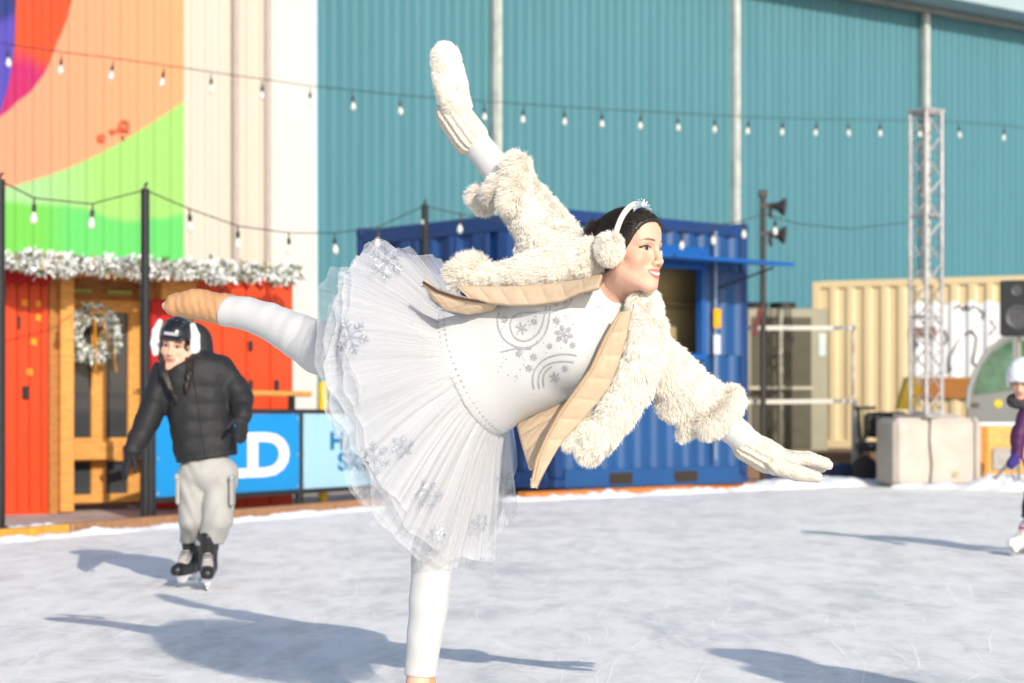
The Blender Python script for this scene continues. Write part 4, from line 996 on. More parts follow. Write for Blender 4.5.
def skin_colors(v, Cn, A, k=1.0, lips=LIP, eye=True, teeth=0):
    q = (v - Cn) @ A.T / k; x, y, z = q.T; ax = np.abs(x)
    c = np.tile(SKIN_T, (len(v), 1)); front = (y > .045) & (np.abs(z) < .2)
    def blend(m, colr): c[:] = c * (1 - m[:, None]) + np.asarray(colr) * m[:, None]
    sm = lambda d, wd: np.clip(.5 - d / wd, 0, 1)
    blend(.55 * np.exp(-((ax - .046) ** 2 + (z + .030) ** 2) / .00045) * front, BLUSH)
    zz_ = z - 8.0 * ax ** 2; lipd = np.maximum(np.abs(zz_ + .0722) - .0142 * np.maximum(0, 1 - (ax / .031) ** 2) ** .7, ax - .031)
    blend(sm(lipd, .003) * (y > .078), lips)
    blend(sm(np.maximum(np.abs(zz_ + .0722) - .0056 * np.maximum(0, 1 - (ax / .026) ** 2), ax - .025), .0015) * (y > .070), (.70, .67, .62) if teeth else (.30, .16, .14)); blend(.8 * sm(np.maximum(np.abs(zz_ + .0775) - .0010, ax - .019), .0012) * (y > .070) * teeth, (.20, .07, .06))
    # lids: shadow colour of make-up, lash line, brows
    e = ax - .031
    blend(.5 * np.exp(-((e / .016) ** 2 + ((z - .010) / .007) ** 2)) * front, C(168, 108, 88, .8))
    brow = np.abs(z - (.0245 + .004 * np.cos((ax - .034) / .016) - .10 * np.maximum(0, ax - .040))) - .0036 * np.clip((.058 - ax) / .02, .2, 1)
    blend(.85 * sm(np.maximum(brow, np.maximum(.014 - ax, ax - .056)), .002) * front, (.045, .025, .018))
    if eye:
        op = .0066 * np.maximum(0, 1 - (e / .0160) ** 2); d = np.abs(z - .003) - op
        blend(sm(d, .0012) * front * (np.abs(e) < .016) * np.where(x < 0, .4, 1), (.52, .49, .47))
        iris = np.hypot(e - .002 * np.sign(x), z - .0035) - .0074
        blend(sm(iris, .001) * sm(d, .001) * front, (.035, .020, .012))
        lash = np.abs(z - .003 - op - .0006) - .0018 * (1 + .9 * (e > .006)); blend(sm(np.maximum(lash, np.abs(e - .002) - .0185), .0012) * front, (.012, .009, .008))
        lash2 = np.abs(z - .003 + op) - .0006; blend(.6 * sm(np.maximum(lash2, np.abs(e) - .014), .001) * front, (.05, .03, .025))
    return c
def hand_sdf(S, wrist, d, n, size=.18, curl=.35, spread=.16, thumb_side=1, rad=1.0, kk=.006):
    """palm and five separate bent fingers; d: pointing direction, n: back-of-hand normal"""
    d = nrm(d); n = nrm(n - d * np.dot(n, d)); t = np.cross(d, n) * thumb_side; wrist = np.asarray(wrist, float); s = size / .18
    k0 = wrist + d * .015 * s; S.rc(wrist, wrist + d * .03 * s, .024 * s * rad, .026 * s * rad, .015)
    for o in (-.026, -.009, .009, .024): S.rc(wrist + d * .03 * s + t * o * .6 * s, wrist + d * .085 * s + t * o * s, .015 * s * rad, .0125 * s * rad, .012)
    for o, L in ((.027, .068), (.009, .076), (-.009, .071), (-.026, .055)):
        p = wrist + d * .085 * s + t * o * s; dd = nrm(d + t * o * spread * 30 * .18); c = curl
        for f_, r0, r1 in ((.42, .0098, .009), (.32, .009, .008), (.26, .008, .0065)):
            q = p + dd * L * f_ * s; S.rc(p, q, r0 * s * rad, r1 * s * rad, .004); p = q; dd = nrm(dd - n * c)
    p = wrist + d * .028 * s + t * .026 * s; dd = nrm(d * .7 + t * .75 - n * .25)
    for L, r0, r1 in ((.042, .013, .011), (.032, .0105, .0095), (.026, .0095, .007)):
        q = p + dd * L * s; S.rc(p, q, r0 * s * rad, r1 * s * rad, .006); p = q; dd = nrm(dd + d * .35 - n * .1)
    return S
def bbox(pts, m):
    pts = np.array(pts); return pts.min(0) - m, pts.max(0) + m
def part_sdf(name, pts, m, h, build, material, parent, smooth=2, colors=None, mod=None):
    lo, hi = bbox(pts, m); S = SDF(lo, hi, h); build(S)
    if mod: S.mod(mod)
    v, F = S.mesh(smooth); return link(name, v, F, material, parent, world=True, smooth=True, colors=None if colors is None else colors(v)), v, F

def skate(parent, heel, toe_dir, up, boot_m, sole_m, lace=True, size=.26, collar=.12, name='skate_boot', tip=None, k=1.0):
    """ice skate: boot, blade holder and blade; heel = point on the ice under the heel"""
    f = nrm(toe_dir); u = nrm(np.asarray(up) - f * np.dot(up, f)); s = np.cross(f, u); heel = np.asarray(heel, float)
    W = lambda a, b, c: heel + (f * a + s * b + u * c) * k
    def bld(S):
        S.rc(W(.03, 0, .105), W(.10, 0, .10), .038 * k, .036 * k, .02); S.rc(W(.10, 0, .10), W(.215, 0, .085), .040 * k, .034 * k, .02)
        S.rc(W(.04, 0, .11), W(.045, 0, .11 + collar), .042 * k, .052 * k, .03)
        S.half(W(0, 0, .062), -u, .004)
    o, v, F = part_sdf(name, [W(0, 0, .05), W(.22, 0, .1), W(.04, 0, .11 + collar)], .08, .0045, bld, boot_m, parent)
    g = MB(); e = lambda a, b, c: W(a, b, c)
    g.prism([(0.0, .066), (.03, .03), (.05, .028), (.07, .055), (.14, .055), (.165, .028), (.20, .028), (.235, .066)], W(0, -.015, 0), f, u, s * .030); g.build('blade_holder', sole_m, o, world=True)
    g = MB(); g.prism([(-.015, .012), (.0, .002), (.20, .0), (.245, .014), (.24, .032), (-.005, .032)], W(0, -.002, 0), f, u, s * .004); g.build('blade', mat('blade_steel', (.6, .62, .65), rough=.2, metal=1, var=.05), o, world=True)
    if lace:
        g = MB()
        for i in range(6):
            a = .165 - i * .023; c = .122 + i * .019 if i < 4 else .122 + i * .024
            g.tube([W(a - .01, -.026, c - .004), W(a, 0, c + .012), W(a - .01, .026, c - .004)], .0045, 5)
        g.build('laces', mat('cream_laces', C(230, 214, 196, .85), rough=.8), o, world=True)
    return o

# ---------------------------------------------------------------- the ice dancer in white
dn = P(425, 729, 6.04); dn[2] = 0
dancer = empty('person', dn, 0, 'skater in a white tutu and open fur jacket balancing on one leg', 'person')
HK = .955; HC = P(631, 251.5, 5.74); HA_ = head_axes(50, 0, 3)
neck0 = P(607, 294, 5.85)
hipL, kneL, ankL = P(462, 398, 6.05), P(432, 560, 6.02), P(420, 676, 6.04)
hipR, kneR, ankR, toeR = P(430, 352, 6.14), P(300, 341, 6.30), P(234, 312, 6.42), P(167, 306, 6.52)
shR, elR, wrR, tpR = P(572, 268, 5.98), P(515, 193, 6.05), P(464, 127, 6.12), P(446, 58, 6.15)
shL, elL, wrL, tpL = P(636, 342, 5.82), P(697, 398, 5.85), P(752, 446, 5.88), P(828, 464, 5.88)
waist, ribs, chest = P(488, 362, 5.99), P(540, 338, 5.94), P(588, 312, 5.88)
ta = nrm(chest - waist); tw = nrm(np.array([ta[2], 0, -ta[0]])); tw = nrm(tw - ta * np.dot(tw, ta)); td = np.cross(ta, tw); td = td if td[1] < 0 else -td
TA = np.stack([ta, tw, td])
def torso(S, g=0.0, kk=.08):
    S.el(waist - ta * .10, TA, (.20 + g, .200 + g, .15 + g), kk); S.el(waist + ta * .02, TA, (.20 + g, .186 + g, .138 + g), kk); S.el(ribs, TA, (.19 + g, .198 + g, .142 + g), kk); S.el(chest - ta * .03, TA, (.15 + g, .195 + g, .135 + g), kk)
    for sg in (-1, 1): S.el(ribs + ta * .10 + tw * sg * .088 + td * .075, TA, (.085 + g, .083 + g, .072 + g), .05)
    S.rc(shR, shL, .062 + g, .062 + g, .06); S.rc(chest, neck0, .10 + g, .052 + g, .05)
    return S
def dancer_body(S):
    torso(S); S.chain([shR, elR, wrR], [.06, .043, .030], .03); S.chain([shL, elL, wrL], [.06, .043, .030], .03)
    S.chain([hipL, kneL, ankL], [.095, .048, .034], .03); S.chain([hipR, P(345, 354, 6.25), P(298, 336, 6.31), P(262, 318.5, 6.37), ankR, toeR], [.09, .07, .05, .038, .032, .018], .03)
    hl = P(424, 716, 6.07); S.chain([ankL, P(414, 706, 6.0), P(404, 712, 5.88)], [.038, .034, .022], .02)
    S.rc(neck0, HC - HA_[2] * .07 - HA_[1] * .018, .053, .050, .03)
    hand_sdf(S, wrR + (tpR - wrR) * .15, tpR - wrR, (0, -1, 0), .095); hand_sdf(S, wrL + (tpL - wrL) * .15, tpL - wrL, (0, -.5, 1), .10)
cutn = P(616, 280, 5.80); cutd = nrm(HC - neck0)
pts = [hipL, ankL, toeR, shR, tpR, tpL, shL, P(404, 725, 5.88), HC]
lo, hi = bbox(pts, .2); S = SDF(lo, hi, .0085); dancer_body(S); S.half(cutn + cutd * .012, cutd, 0); v1, F1 = S.mesh(1)
S = SDF(HC - .2, HC + .2, .0022); head_sdf(S, HC, HA_, HK); S.rc(neck0, HC - HA_[2] * .07 - HA_[1] * .018, .053, .050, .03); S.rc(chest, neck0, .10, .052, .05)
S.half(cutn - cutd * .012, -cutd, 0); v2, F2 = S.mesh(1)
vb = np.concatenate([v1, v2]); cb = np.concatenate([np.tile(SKIN_T, (len(v1), 1)), skin_colors(v2, HC, HA_, HK, teeth=1)])
body = link('body', vb, [F1, F2 + len(v1)], SKINM, dancer, world=True, smooth=True, colors=cb)
hw = lambda x, y, z: HC + (HA_[0] * x + HA_[1] * y + HA_[2] * z) * HK
MB().tube([hw(-.014, .0885, -.0690), hw(-.007, .0920, -.0705), hw(0, .0935, -.0710), hw(.007, .0920, -.0705), hw(.014, .0885, -.0690)], .0025, 6).build('teeth', mat('tooth_white', (.82, .80, .76), rough=.25, var=0), body, world=True, smooth=True)
# hair
def hair(S):
    S.el(hw(0, -.016, .040), HA_, (.079, .103, .088), .02); S.el(hw(0, -.045, -.01), HA_, (.070, .07, .07), .03)
    S.el(hw(0, .044, .058), HA_, (.062, .055, .050), .02); S.half(hw(0, .092, .096), HA_[1] * .84 - HA_[2] * .54, .006)
    S.half(hw(0, 0, -.055), -HA_[2], .02)
    S.el(hw(0.01, -.120, .055), HA_, (.040, .034, .040), .015); S.rc(hw(.02, -.135, .075), hw(-.015, -.138, .045), .020, .018, .006); S.torus(hw(.0, -.104, .055), HA_[1], .026, .010, .006)
def comb(X, Y, Z):
    x = (X - HC[0]) * HA_[0][0] + (Y - HC[1]) * HA_[0][1] + (Z - HC[2]) * HA_[0][2]; z = (X - HC[0]) * HA_[2][0] + (Y - HC[1]) * HA_[2][1] + (Z - HC[2]) * HA_[2][2]
    return .0008 * np.sin(np.arctan2(z - .05, x) * 60 + 3 * np.sin(z * 60))
ho, hv, hF = part_sdf('hair', [hw(0, .1, .12), hw(0, -.16, -.1), hw(.1, 0, 0), hw(-.1, 0, 0)], .04, .003, hair, HAIRM, dancer, 1, mod=comb)
bun_ = hw(0, -.115, .058)
strands('hair_strands', *fur(hv, hF, 9000, .035, lambda p: nrm_rows(bun_ - p), .05, .00045, .03, 90, clump=.15), HAIRM, ho)
g = MB()
for i in range(26):
    a = random.random() * 6.28; st = hw(.03 * math.cos(a), -.125, .055 + .03 * math.sin(a)); e = st + HA_[1] * -.03 * random.random() + (HA_[0] * math.cos(a) + HA_[2] * math.sin(a)) * .035 * random.random()
    g.tube([st, (st + e) / 2 + rng.normal(size=3) * .006, e], [.0022, .0016, .0005], 4, False)
g.build('loose_wisps', HAIRM, ho, world=True)
# tiara
SIL = mat('silver_tiara', (.82, .83, .86), rough=.15, metal=1, var=.1, vscale=80)
g = MB(); arc = [(a, hw(-.004 + .070 * math.sin(a), .036, .056 + .074 * math.cos(a))) for a in np.linspace(-.75, .75, 19)]
g.tube([p for a, p in arc], .0022, 6)
for i, (a, p) in enumerate(arc[1:-1]):
    h_ = .006 + .020 * math.cos(a * 2.0) * (1 if i % 2 else .6); up_ = nrm(HA_[2] * math.cos(a * .6) + HA_[0] * math.sin(a * .6)); q = p + up_ * h_; g.tube([p, q], [.0016, .001], 5); g.ball(q, .0022, 6, 5)
    if i < 16: g.tube([q, (p + arc[i + 2][1]) / 2 + up_ * h_ * .45, arc[i + 2][1]], .0011, 4)
tag(g.build('tiara', SIL, None, world=True), 'small silver tiara with points on the dancer\'s dark hair', 'tiara')
# ear muffs
FURM = mat('cream_fur', C(255, 249, 238, 1.065), rough=.9, var=.06, vscale=18, spec=.05)
def add_translucent(m, f):
    nt = m.node_tree; N = nt.nodes; L = nt.links; b = N['Principled BSDF']; o = N['Material Output']; t = N.new('ShaderNodeBsdfTranslucent'); mx = N.new('ShaderNodeMixShader')
    L.new(b.inputs['Base Color'].links[0].from_socket, t.inputs[0]); mx.inputs[0].default_value = f; L.new(b.outputs[0], mx.inputs[1]); L.new(t.outputs[0], mx.inputs[2]); L.new(mx.outputs[0], o.inputs[0])
add_translucent(FURM, .2)
PLUSH = mat('white_plush', C(252, 246, 234, .9), rough=.9, var=.1, vscale=40, spec=.1, bump=.4, bscale=200)
mf = empty('ear_muffs', hw(0, 0, 0), 0, 'fluffy cream ear muffs on a plush band over the dancer\'s hair', 'ear muffs')
S = None
ang = np.linspace(-1.45, 1.45, 25)
MB().tube([hw(.094 * math.sin(a), .005 + .018 * math.cos(a), .010 + .132 * math.cos(a)) for a in ang], .0085, 10).build('head_band', PLUSH, mf, world=True, smooth=True)
for sg in (-1, 1):
    c_ = hw(sg * .092, -.012, -.002)
    S = SDF(c_ - .1, c_ + .1, .006); S.el(c_, HA_, (.026, .043, .043)); v, F = S.mesh(1)
    eo = link('ear_pad', v, F, FURM, mf, world=True, smooth=True)
    strands('fur_pile', *fur(v, F, 9000, .013, lambda p: np.tile([.1, 0, -1.], (len(p), 1)), .3, .0007, .6, 50 + sg), FURM, eo)

# ---- white leotard
WHITE = mat('white_stretch', C(250, 250, 250, .61), rough=.5, var=.03, vscale=12, spec=.3, bump=.04, bscale=200, sheen=.2)
def leo(S):
    torso(S, .007); S.half(P(616, 286, 5.8), nrm(P(640, 262, 5.78) - P(612, 292, 5.85)), .004)
    S.half(waist - ta * .075, -ta, .004)
def wrinkle(X, Y, Z): return .0022 * np.sin(X * 34 + Z * 21 + 3 * np.sin(Z * 9)) * np.sin(X * 11 - Z * 17)
leot, lv, lF = part_sdf('leotard', [waist - ta * .2, chest, shR, shL, neck0], .26, .005, leo, WHITE, dancer, 2, mod=wrinkle)
for nm, a, b, c_, sd in (('sleeve', shR, elR, wrR, 1), ('sleeve', shL, elL, wrL, 2)):
    def bld(S, a=a, b=b, c_=c_): S.chain([a, b, c_], [.07, .054, .041], .03)
    ax_ = nrm(c_ - b)
    def mod_(X, Y, Z, c_=c_, ax_=ax_): 
        t = (X - c_[0]) * ax_[0] + (Y - c_[1]) * ax_[1] + (Z - c_[2]) * ax_[2]
        return .0016 * np.sin(t * 120 + 30 * X + 25 * Y) * np.exp(-(t / .12) ** 2)
    part_sdf(nm, [a, b, c_], .1, .005, bld, WHITE, leot, 2, mod=mod_)
# ---- leggings
def folds(A0, B0, amp=.002, f=55):
    d = nrm(B0 - A0)
    return lambda X, Y, Z: amp * np.sin(((X - A0[0]) * d[0] + (Y - A0[1]) * d[1] + (Z - A0[2]) * d[2]) * f + 18 * X + 9 * Z + 2 * np.sin(30 * X)) * (.35 + .65 * np.abs(np.sin(X * 7 + Z * 5 + Y * 3)))
calfL = kneL * .62 + ankL * .38 + np.array([.004, 0, 0])
part_sdf('legging', [hipL, kneL, ankL], .15, .005, lambda S: (S.chain([hipL, kneL * .5 + hipL * .5, kneL, calfL, ankL], [.112, .084, .0625, .0595, .0475], .04), S.half(P(420, 676, 6.04), (-.05, 0, -1), .003)), WHITE, dancer, 2, mod=folds(kneL, ankL, .0013, 60))
cf = P(262, 321, 6.36)
part_sdf('legging', [hipR, kneR, ankR], .15, .005, lambda S: (S.chain([hipR, P(345, 354, 6.25), P(320, 348, 6.28), P(298, 336, 6.31), P(270, 321.5, 6.36), P(247, 313.5, 6.40), P(226, 311, 6.43)], [.105, .096, .083, .071, .059, .053, .050], .05), S.half(P(226, 311, 6.43), ankR - kneR, .004), S.torus(P(231, 312.5, 6.425), ankR - kneR, .043, .0055, .006)), WHITE, dancer, 2, mod=folds(kneR, ankR, .0008, 80))
# ---- skates under tan boot covers
TAN = mat('tan_boot_cover', C(222, 168, 120, .85), rough=.55, var=.16, vscale=9, bump=.25, bscale=60)
rib_b = lambda t, L: .0004 * np.sin(t * L * 320)
bt, bv, bF = part_sdf('boot_cover', [ankR, toeR], .12, .0045, lambda S: (S.chain([P(250, 310, 6.41), P(226, 310, 6.44), P(196, 304, 6.49), P(176, 305, 6.52), P(166, 306, 6.54)], [.042, .052, .050, .038, .014], .02, bump=rib_b)), TAN, dancer, 2, mod=lambda X, Y, Z: .0016 * np.sin(X * 95 + Z * 30 + 2.2 * np.sin(Z * 38)) * (.4 + .6 * np.sin(X * 23 + Z * 41)) + .0010 * np.sin(X * 230 + Z * 60))
bd = nrm(toeR - ankR); bu = nrm(np.array([0.1, .9, .45]))
bu = nrm(bu - bd * np.dot(bu, bd)); bo = P(236, 310, 6.47) + bu * .075
MB().prism([(-.03, -.02), (.02, .028), (.25, .028), (.268, .006), (.255, -.002), (.20, 0), (.18, -.02), (.14, -.02), (.12, 0), (.06, 0), (.04, -.03)], bo, bd, bu, np.cross(bd, bu) * .005).build('blade', mat('blade_steel', (.6, .62, .65), rough=.2, metal=1, var=.05), bt, world=True)
b2, _, _ = part_sdf('boot_cover', [ankL, P(404, 712, 5.85)], .12, .0045, lambda S: (S.chain([P(420, 668, 6.04), P(421, 690, 6.05), P(416, 706, 6.02), P(404, 711, 5.90), P(399, 713, 5.85)], [.040, .048, .045, .036, .022], .02, bump=rib_b)), TAN, dancer, 2)
fd = nrm(P(399, 713, 5.85) - P(421, 706, 6.06)); fd = nrm(fd * np.array([1, 1, 0])); hb = P(421, 706, 6.09); hb[2] = 0
MB().prism([(-.02, .005), (0, 0), (.23, 0), (.27, .02), (.27, .07), (.18, .05), (.10, .055), (0, .04), (-.02, .03)], hb, fd, (0, 0, 1), np.cross(fd, (0, 0, 1)) * .004).build('blade', MATS['blade_steel'], b2, world=True)

# ---- tutu
def tulle():
    m = bpy.data.materials.new('white_tulle'); m.use_nodes = True; nt = m.node_tree; N = nt.nodes; L = nt.links; N.remove(N['Principled BSDF'])
    o = N['Material Output']; d = N.new('ShaderNodeBsdfDiffuse'); t = N.new('ShaderNodeBsdfTranslucent'); tr_ = N.new('ShaderNodeBsdfTransparent')
    d.inputs[0].default_value = (.715, .72, .745, 1); t.inputs[0].default_value = (.715, .72, .745, 1)
    mx = N.new('ShaderNodeMixShader'); mx.inputs[0].default_value = .33; L.new(d.outputs[0], mx.inputs[1]); L.new(t.outputs[0], mx.inputs[2])
    a = N.new('ShaderNodeAttribute'); a.attribute_name = 'col'; sx_ = N.new('ShaderNodeSeparateColor'); L.new(a.outputs['Color'], sx_.inputs[0])
    m2 = N.new('ShaderNodeMixShader'); L.new(sx_.outputs[0], m2.inputs[0]); L.new(tr_.outputs[0], m2.inputs[1]); L.new(mx.outputs[0], m2.inputs[2]); L.new(m2.outputs[0], o.inputs[0])
    return m
TUL = tulle()
ax_t = nrm(np.array([-.82, .42, -.36])); wc0 = waist - ta * .045
rw = nrm(tw - ax_t * np.dot(tw, ax_t)); rd_ = np.cross(ax_t, rw); rd_ = rd_ if rd_[1] < 0 else -rd_
def skirt(beta, L0, nf, amp, seed, alpha, nphi=900, nt_=22, start=.0, frill=0.02):
    g = np.random.default_rng(seed); ph = np.linspace(0, 2 * np.pi, nphi, endpoint=False); t = np.linspace(0, 1, nt_)
    PH, T = np.meshgrid(ph, t, indexing='ij')
    rad = np.cos(PH)[..., None] * rw + np.sin(PH)[..., None] * rd_
    p0 = wc0 + ax_t * start + np.cos(PH)[..., None] * rw * .203 + np.sin(PH)[..., None] * rd_ * .152
    n1 = sum(np.sin(PH * k + g.random() * 6.28) * w_ for k, w_ in ((2, .5), (3, .5), (5, .4), (7, .35)))
    Lm = L0 * (.84 - .17 * np.maximum(0, rad[..., 2]) + .02 * np.minimum(0, rad[..., 2]) - .05 * rad[..., 0]) * (1 + .05 * n1 + .022 * np.sin(PH * 13 + seed))
    bt_ = R(beta) - .30 * np.maximum(0, -rad[..., 2]) - .12 * np.maximum(0, rad[..., 0]) + .07 * np.sin(PH * 3 + seed) + .05 * np.sin(PH * 7 + seed * 2)
    fl = np.cos(bt_)[..., None] * ax_t + np.sin(bt_)[..., None] * rad
    nm = -np.sin(bt_)[..., None] * ax_t + np.cos(bt_)[..., None] * rad
    tan_ = np.cross(np.broadcast_to(ax_t, rad.shape), rad)
    u = PH * nf / (2 * np.pi) + .25 * np.sin(PH * 9 + seed) + .12 * np.sin(PH * 23 + 2 * seed)
    tri = np.sin(2 * np.pi * u) + .35 * np.sin(4 * np.pi * u + 1)
    pl = tri * amp * (.15 + T ** .8) * (1 - .65 * T ** 3) + np.sin(PH * nf * 2.7 + seed * 1.7) * amp * .35 * (T - .6 * T ** 3) + np.sin(PH * 11 + seed) * amp * 1.6 * T ** 1.5
    tw2 = np.cos(2 * np.pi * u) * amp * .5 * T
    V = p0 + fl * (Lm * T)[..., None] + nm * pl[..., None] + tan_ * tw2[..., None]
    V[..., 2] -= (.03 * T ** 2 * (1 + .0 * PH)) + .03 * T ** 2 * (rad[..., 2] < -.2)
    V += fl * (.002 * np.sin(PH * nf + seed) * T ** 8)[..., None]
    idx = np.arange(nphi * nt_).reshape(nphi, nt_); nx_ = np.roll(idx, -1, 0)
    F = np.stack([idx[:, :-1], nx_[:, :-1], nx_[:, 1:], idx[:, 1:]], -1).reshape(-1, 4)
    al = alpha * (1 - .40 * T ** 2.0) * (1 + .08 * np.sin(PH * 151 + seed) + .08 * np.sin(PH * 87 + 3 * seed)) + .12 * (T > .975)
    return V.reshape(-1, 3), F, np.repeat(al.reshape(-1, 1), 3, 1)
tutu = None; Tv = []; Tf = []; Tc = []; o_ = 0; outer = None
for i, (be, L0, nf, am, al) in enumerate([(64, .42, 50, .006, .62), (58, .44, 44, .006, .60), (68, .44, 38, .007, .52), (52, .44, 46, .006, .52), (62, .46, 31, .008, .42), (45, .42, 40, .006, .5), (72, .43, 27, .009, .40), (57, .485, 24, .010, .28)]):
    v, F, c_ = skirt(be, L0, nf, am, i + 1, al, start=.004 * (i % 4))
    if i == 6: outer = (v, F)
    Tv.append(v); Tf.append(F + o_); Tc.append(c_); o_ += len(v)
tutu = link('tutu', np.concatenate(Tv), [np.concatenate(Tf)], TUL, dancer, world=True, smooth=True, colors=np.concatenate(Tc))
bv_all = BVHTree.FromPolygons([tuple(q) for q in np.concatenate(Tv)], [tuple(q) for q in np.concatenate(Tf)])
bv_leo = BVHTree.FromPolygons([tuple(q) for q in lv], [tuple(q) for q in lF])
EYEP = Vector((0, 0, EYE))
def hit(bvh, x, y, fallY=None):
    d = Vector(P(x, y, 6.0)) - EYEP; d.normalize(); loc, n, i, t = bvh.ray_cast(EYEP, d)
    if loc is None: return None
    n = Vector(n); n = n if n.dot(d) < 0 else -n
    return np.array(loc), np.array(n)
def stitch(bvh, lines, wid, lift=.0022, step=2.0):
    """flat ribbons of thread lying on a surface; lines in picture columns/rows"""
    g = MB()
    for ln in lines:
        ln = np.array(ln, float); seg = np.hypot(*np.diff(ln, axis=0).T); cum = np.concatenate([[0], np.cumsum(seg)]); n = max(2, int(cum[-1] / step) + 1)
        t = np.linspace(0, cum[-1], n); xs, ys = np.interp(t, cum, ln[:, 0]), np.interp(t, cum, ln[:, 1])
        if len(ln) > 3:
            for _ in range(3):
                xs[1:-1] = (xs[:-2] + 2 * xs[1:-1] + xs[2:]) / 4; ys[1:-1] = (ys[:-2] + 2 * ys[1:-1] + ys[2:]) / 4
        pp = [hit(bvh, a, b) for a, b in zip(xs, ys)]
        run = []
        for h_ in pp + [None]:
            if h_ is None or (run and np.linalg.norm(h_[0] - run[-1][0]) > .05):
                if len(run) > 1:
                    A = np.array([q[0] + q[1] * lift for q in run]); Nn = np.array([q[1] for q in run]); tg = np.gradient(A, axis=0); sd = nrm_rows(np.cross(Nn, tg)) * wid / 2
                    m = len(A); g.add(np.concatenate([A - sd, A + sd]), [[i, i + 1, m + i + 1, m + i] for i in range(m - 1)])
                run = [h_] if h_ is not None else []
            else: run.append(h_)
    return g
def flake(x, y, r, rot=0.0, br=True):
    L = []
    for k in range(6):
        a = rot + k * math.pi / 3; cx_, sy_ = math.cos(a), math.sin(a); L.append([(x, y), (x + r * cx_, y + r * sy_)])
        if br:
            for q, l in ((.45, .30), (.72, .24)):
                for s in (-1, 1):
                    b_ = a + s * .95; L.append([(x + r * q * cx_, y + r * q * sy_), (x + r * q * cx_ + r * l * math.cos(b_), y + r * q * sy_ + r * l * math.sin(b_))])
    return L
q7 = lambda L: [(420 + x / 3.386, 250 + y / 3.386) for x, y in L]
SILV = mat('silver_thread', C(196, 200, 206, .72), rough=.4, metal=.1, var=.3, vscale=200)
lines = [q7(l) for l in (
    [(268, 212), (262, 232), (263, 250), (268, 272), (280, 296), (298, 314), (322, 327), (350, 332), (378, 327), (402, 312), (420, 292), (431, 266), (437, 240), (440, 215), (440, 192)],
    [(318, 292), (309, 275), (305, 255), (308, 238), (318, 224), (335, 215), (360, 211), (400, 212), (440, 210), (472, 203), (500, 190), (514, 172), (518, 152), (515, 140)],
    [(318, 292), (330, 304), (350, 310), (374, 304), (394, 290), (410, 268), (418, 242), (424, 215), (427, 190)],
    [(274, 345), (298, 340), (320, 333), (352, 336), (378, 333)],
    [(386, 470), (381, 448), (382, 425), (389, 404), (404, 384), (424, 368), (448, 358), (478, 352), (505, 352), (532, 357)],
    [(404, 468), (400, 448), (402, 425), (412, 404), (428, 389), (450, 380), (476, 376), (505, 377), (522, 380)],
    [(420, 464), (416, 440), (420, 418), (432, 402), (448, 394)])]
g = stitch(bv_leo, lines, .0042)
fl2 = []
for x, y, r in ((345, 265, 21), (458, 430, 19), (463, 238, 13), (370, 400, 13), (385, 362, 13), (335, 350, 12), (287, 235, 13), (492, 400, 11), (518, 322, 10), (440, 325, 9), (490, 178, 9), (462, 183, 9), (568, 142, 13), (603, 186, 11), (388, 242, 10)):
    fl2 += [q7([(a, b) for a, b in l]) for l in flake(x, y, r, .3, False)]
g2 = stitch(bv_leo, fl2, .0042, .0024, 1.0); g3 = stitch(bv_leo, [q7(l) for l in flake(488, 285, 32, .26)], .0042, .0024, 1.0)
for q in (g2, g3): g.add(q.v, q.f)
em = g.build('silver_embroidery', SILV, leot, world=True)
g = MB(); rr = random.Random(4)
for k in range(90):
    x, y = rr.uniform(270, 520), rr.uniform(200, 460)
    if y > 300 + (520 - x) * .75 or y < 215 + max(0, (330 - x)) * .4: continue
    h_ = hit(bv_leo, *q7([(x, y)])[0])
    if h_: g.ball(h_[0] + h_[1] * .001, .0021, 6, 4)
for x, y in ((292, 370), (275, 393), (266, 411), (300, 422), (327, 425), (341, 403), (352, 388), (400, 440)):
    h_ = hit(bv_leo, *q7([(x, y)])[0])
    if h_: g.ball(h_[0] + h_[1] * .001, .0026, 6, 4)
g.build('rhinestones', SIL, leot, world=True)
GLIT = mat('silver_glitter', C(198, 205, 214, .78), rough=.4, metal=.3, var=.5, vscale=300)
# waistband with beads
wb = []; nphi = 160
for j, (a, gr) in enumerate(((-.004, .004), (.012, .008), (.026, .0085), (.040, .006), (.044, -.004))):
    for i in range(nphi):
        ph = 2 * math.pi * i / nphi; wob = .003 * math.sin(i * .9 + j)
        wb.append(wc0 + (ax_t * .010 - ta * .0) + (-ax_t) * a * .9 + rw * math.cos(ph) * (.202 + gr + wob * .4) + rd_ * math.sin(ph) * (.154 + gr + wob * .4))
F = np.array([[j * nphi + i, j * nphi + (i + 1) % nphi, (j + 1) * nphi + (i + 1) % nphi, (j + 1) * nphi + i] for j in range(4) for i in range(nphi)])
wband = link('waistband', wb, F, mat('white_lace', C(240, 240, 242, .88), rough=.6, var=.12, vscale=120, bump=.8, bscale=260), tutu, world=True, smooth=True)
g = MB()
for i in range(70):
    for a, gr in ((.012, .0105), (.033, .0100)):
        ph = 2 * math.pi * (i + (.5 if a > .01 else 0)) / 70; g.ball(wc0 + ax_t * .010 - ax_t * a * .9 + rw * math.cos(ph) * (.202 + gr) + rd_ * math.sin(ph) * (.154 + gr), .0034, 6, 4)
g.build('beads', GLIT, wband, world=True)
fl = []
FLK = ((350, 337, 19, .2), (386, 262, 19, .5), (428, 494, 15, .1), (437, 533, 8, .3), (480, 522, 9, .2), (374, 458, 17, .4), (402, 446, 12, .7), (505, 480, 9, .2))
for x, y, r, ro in FLK: stitch(bv_all, flake(x, y, r, ro), .0046, .003, 1.0).build('glitter_snowflake', GLIT, tutu, world=True)

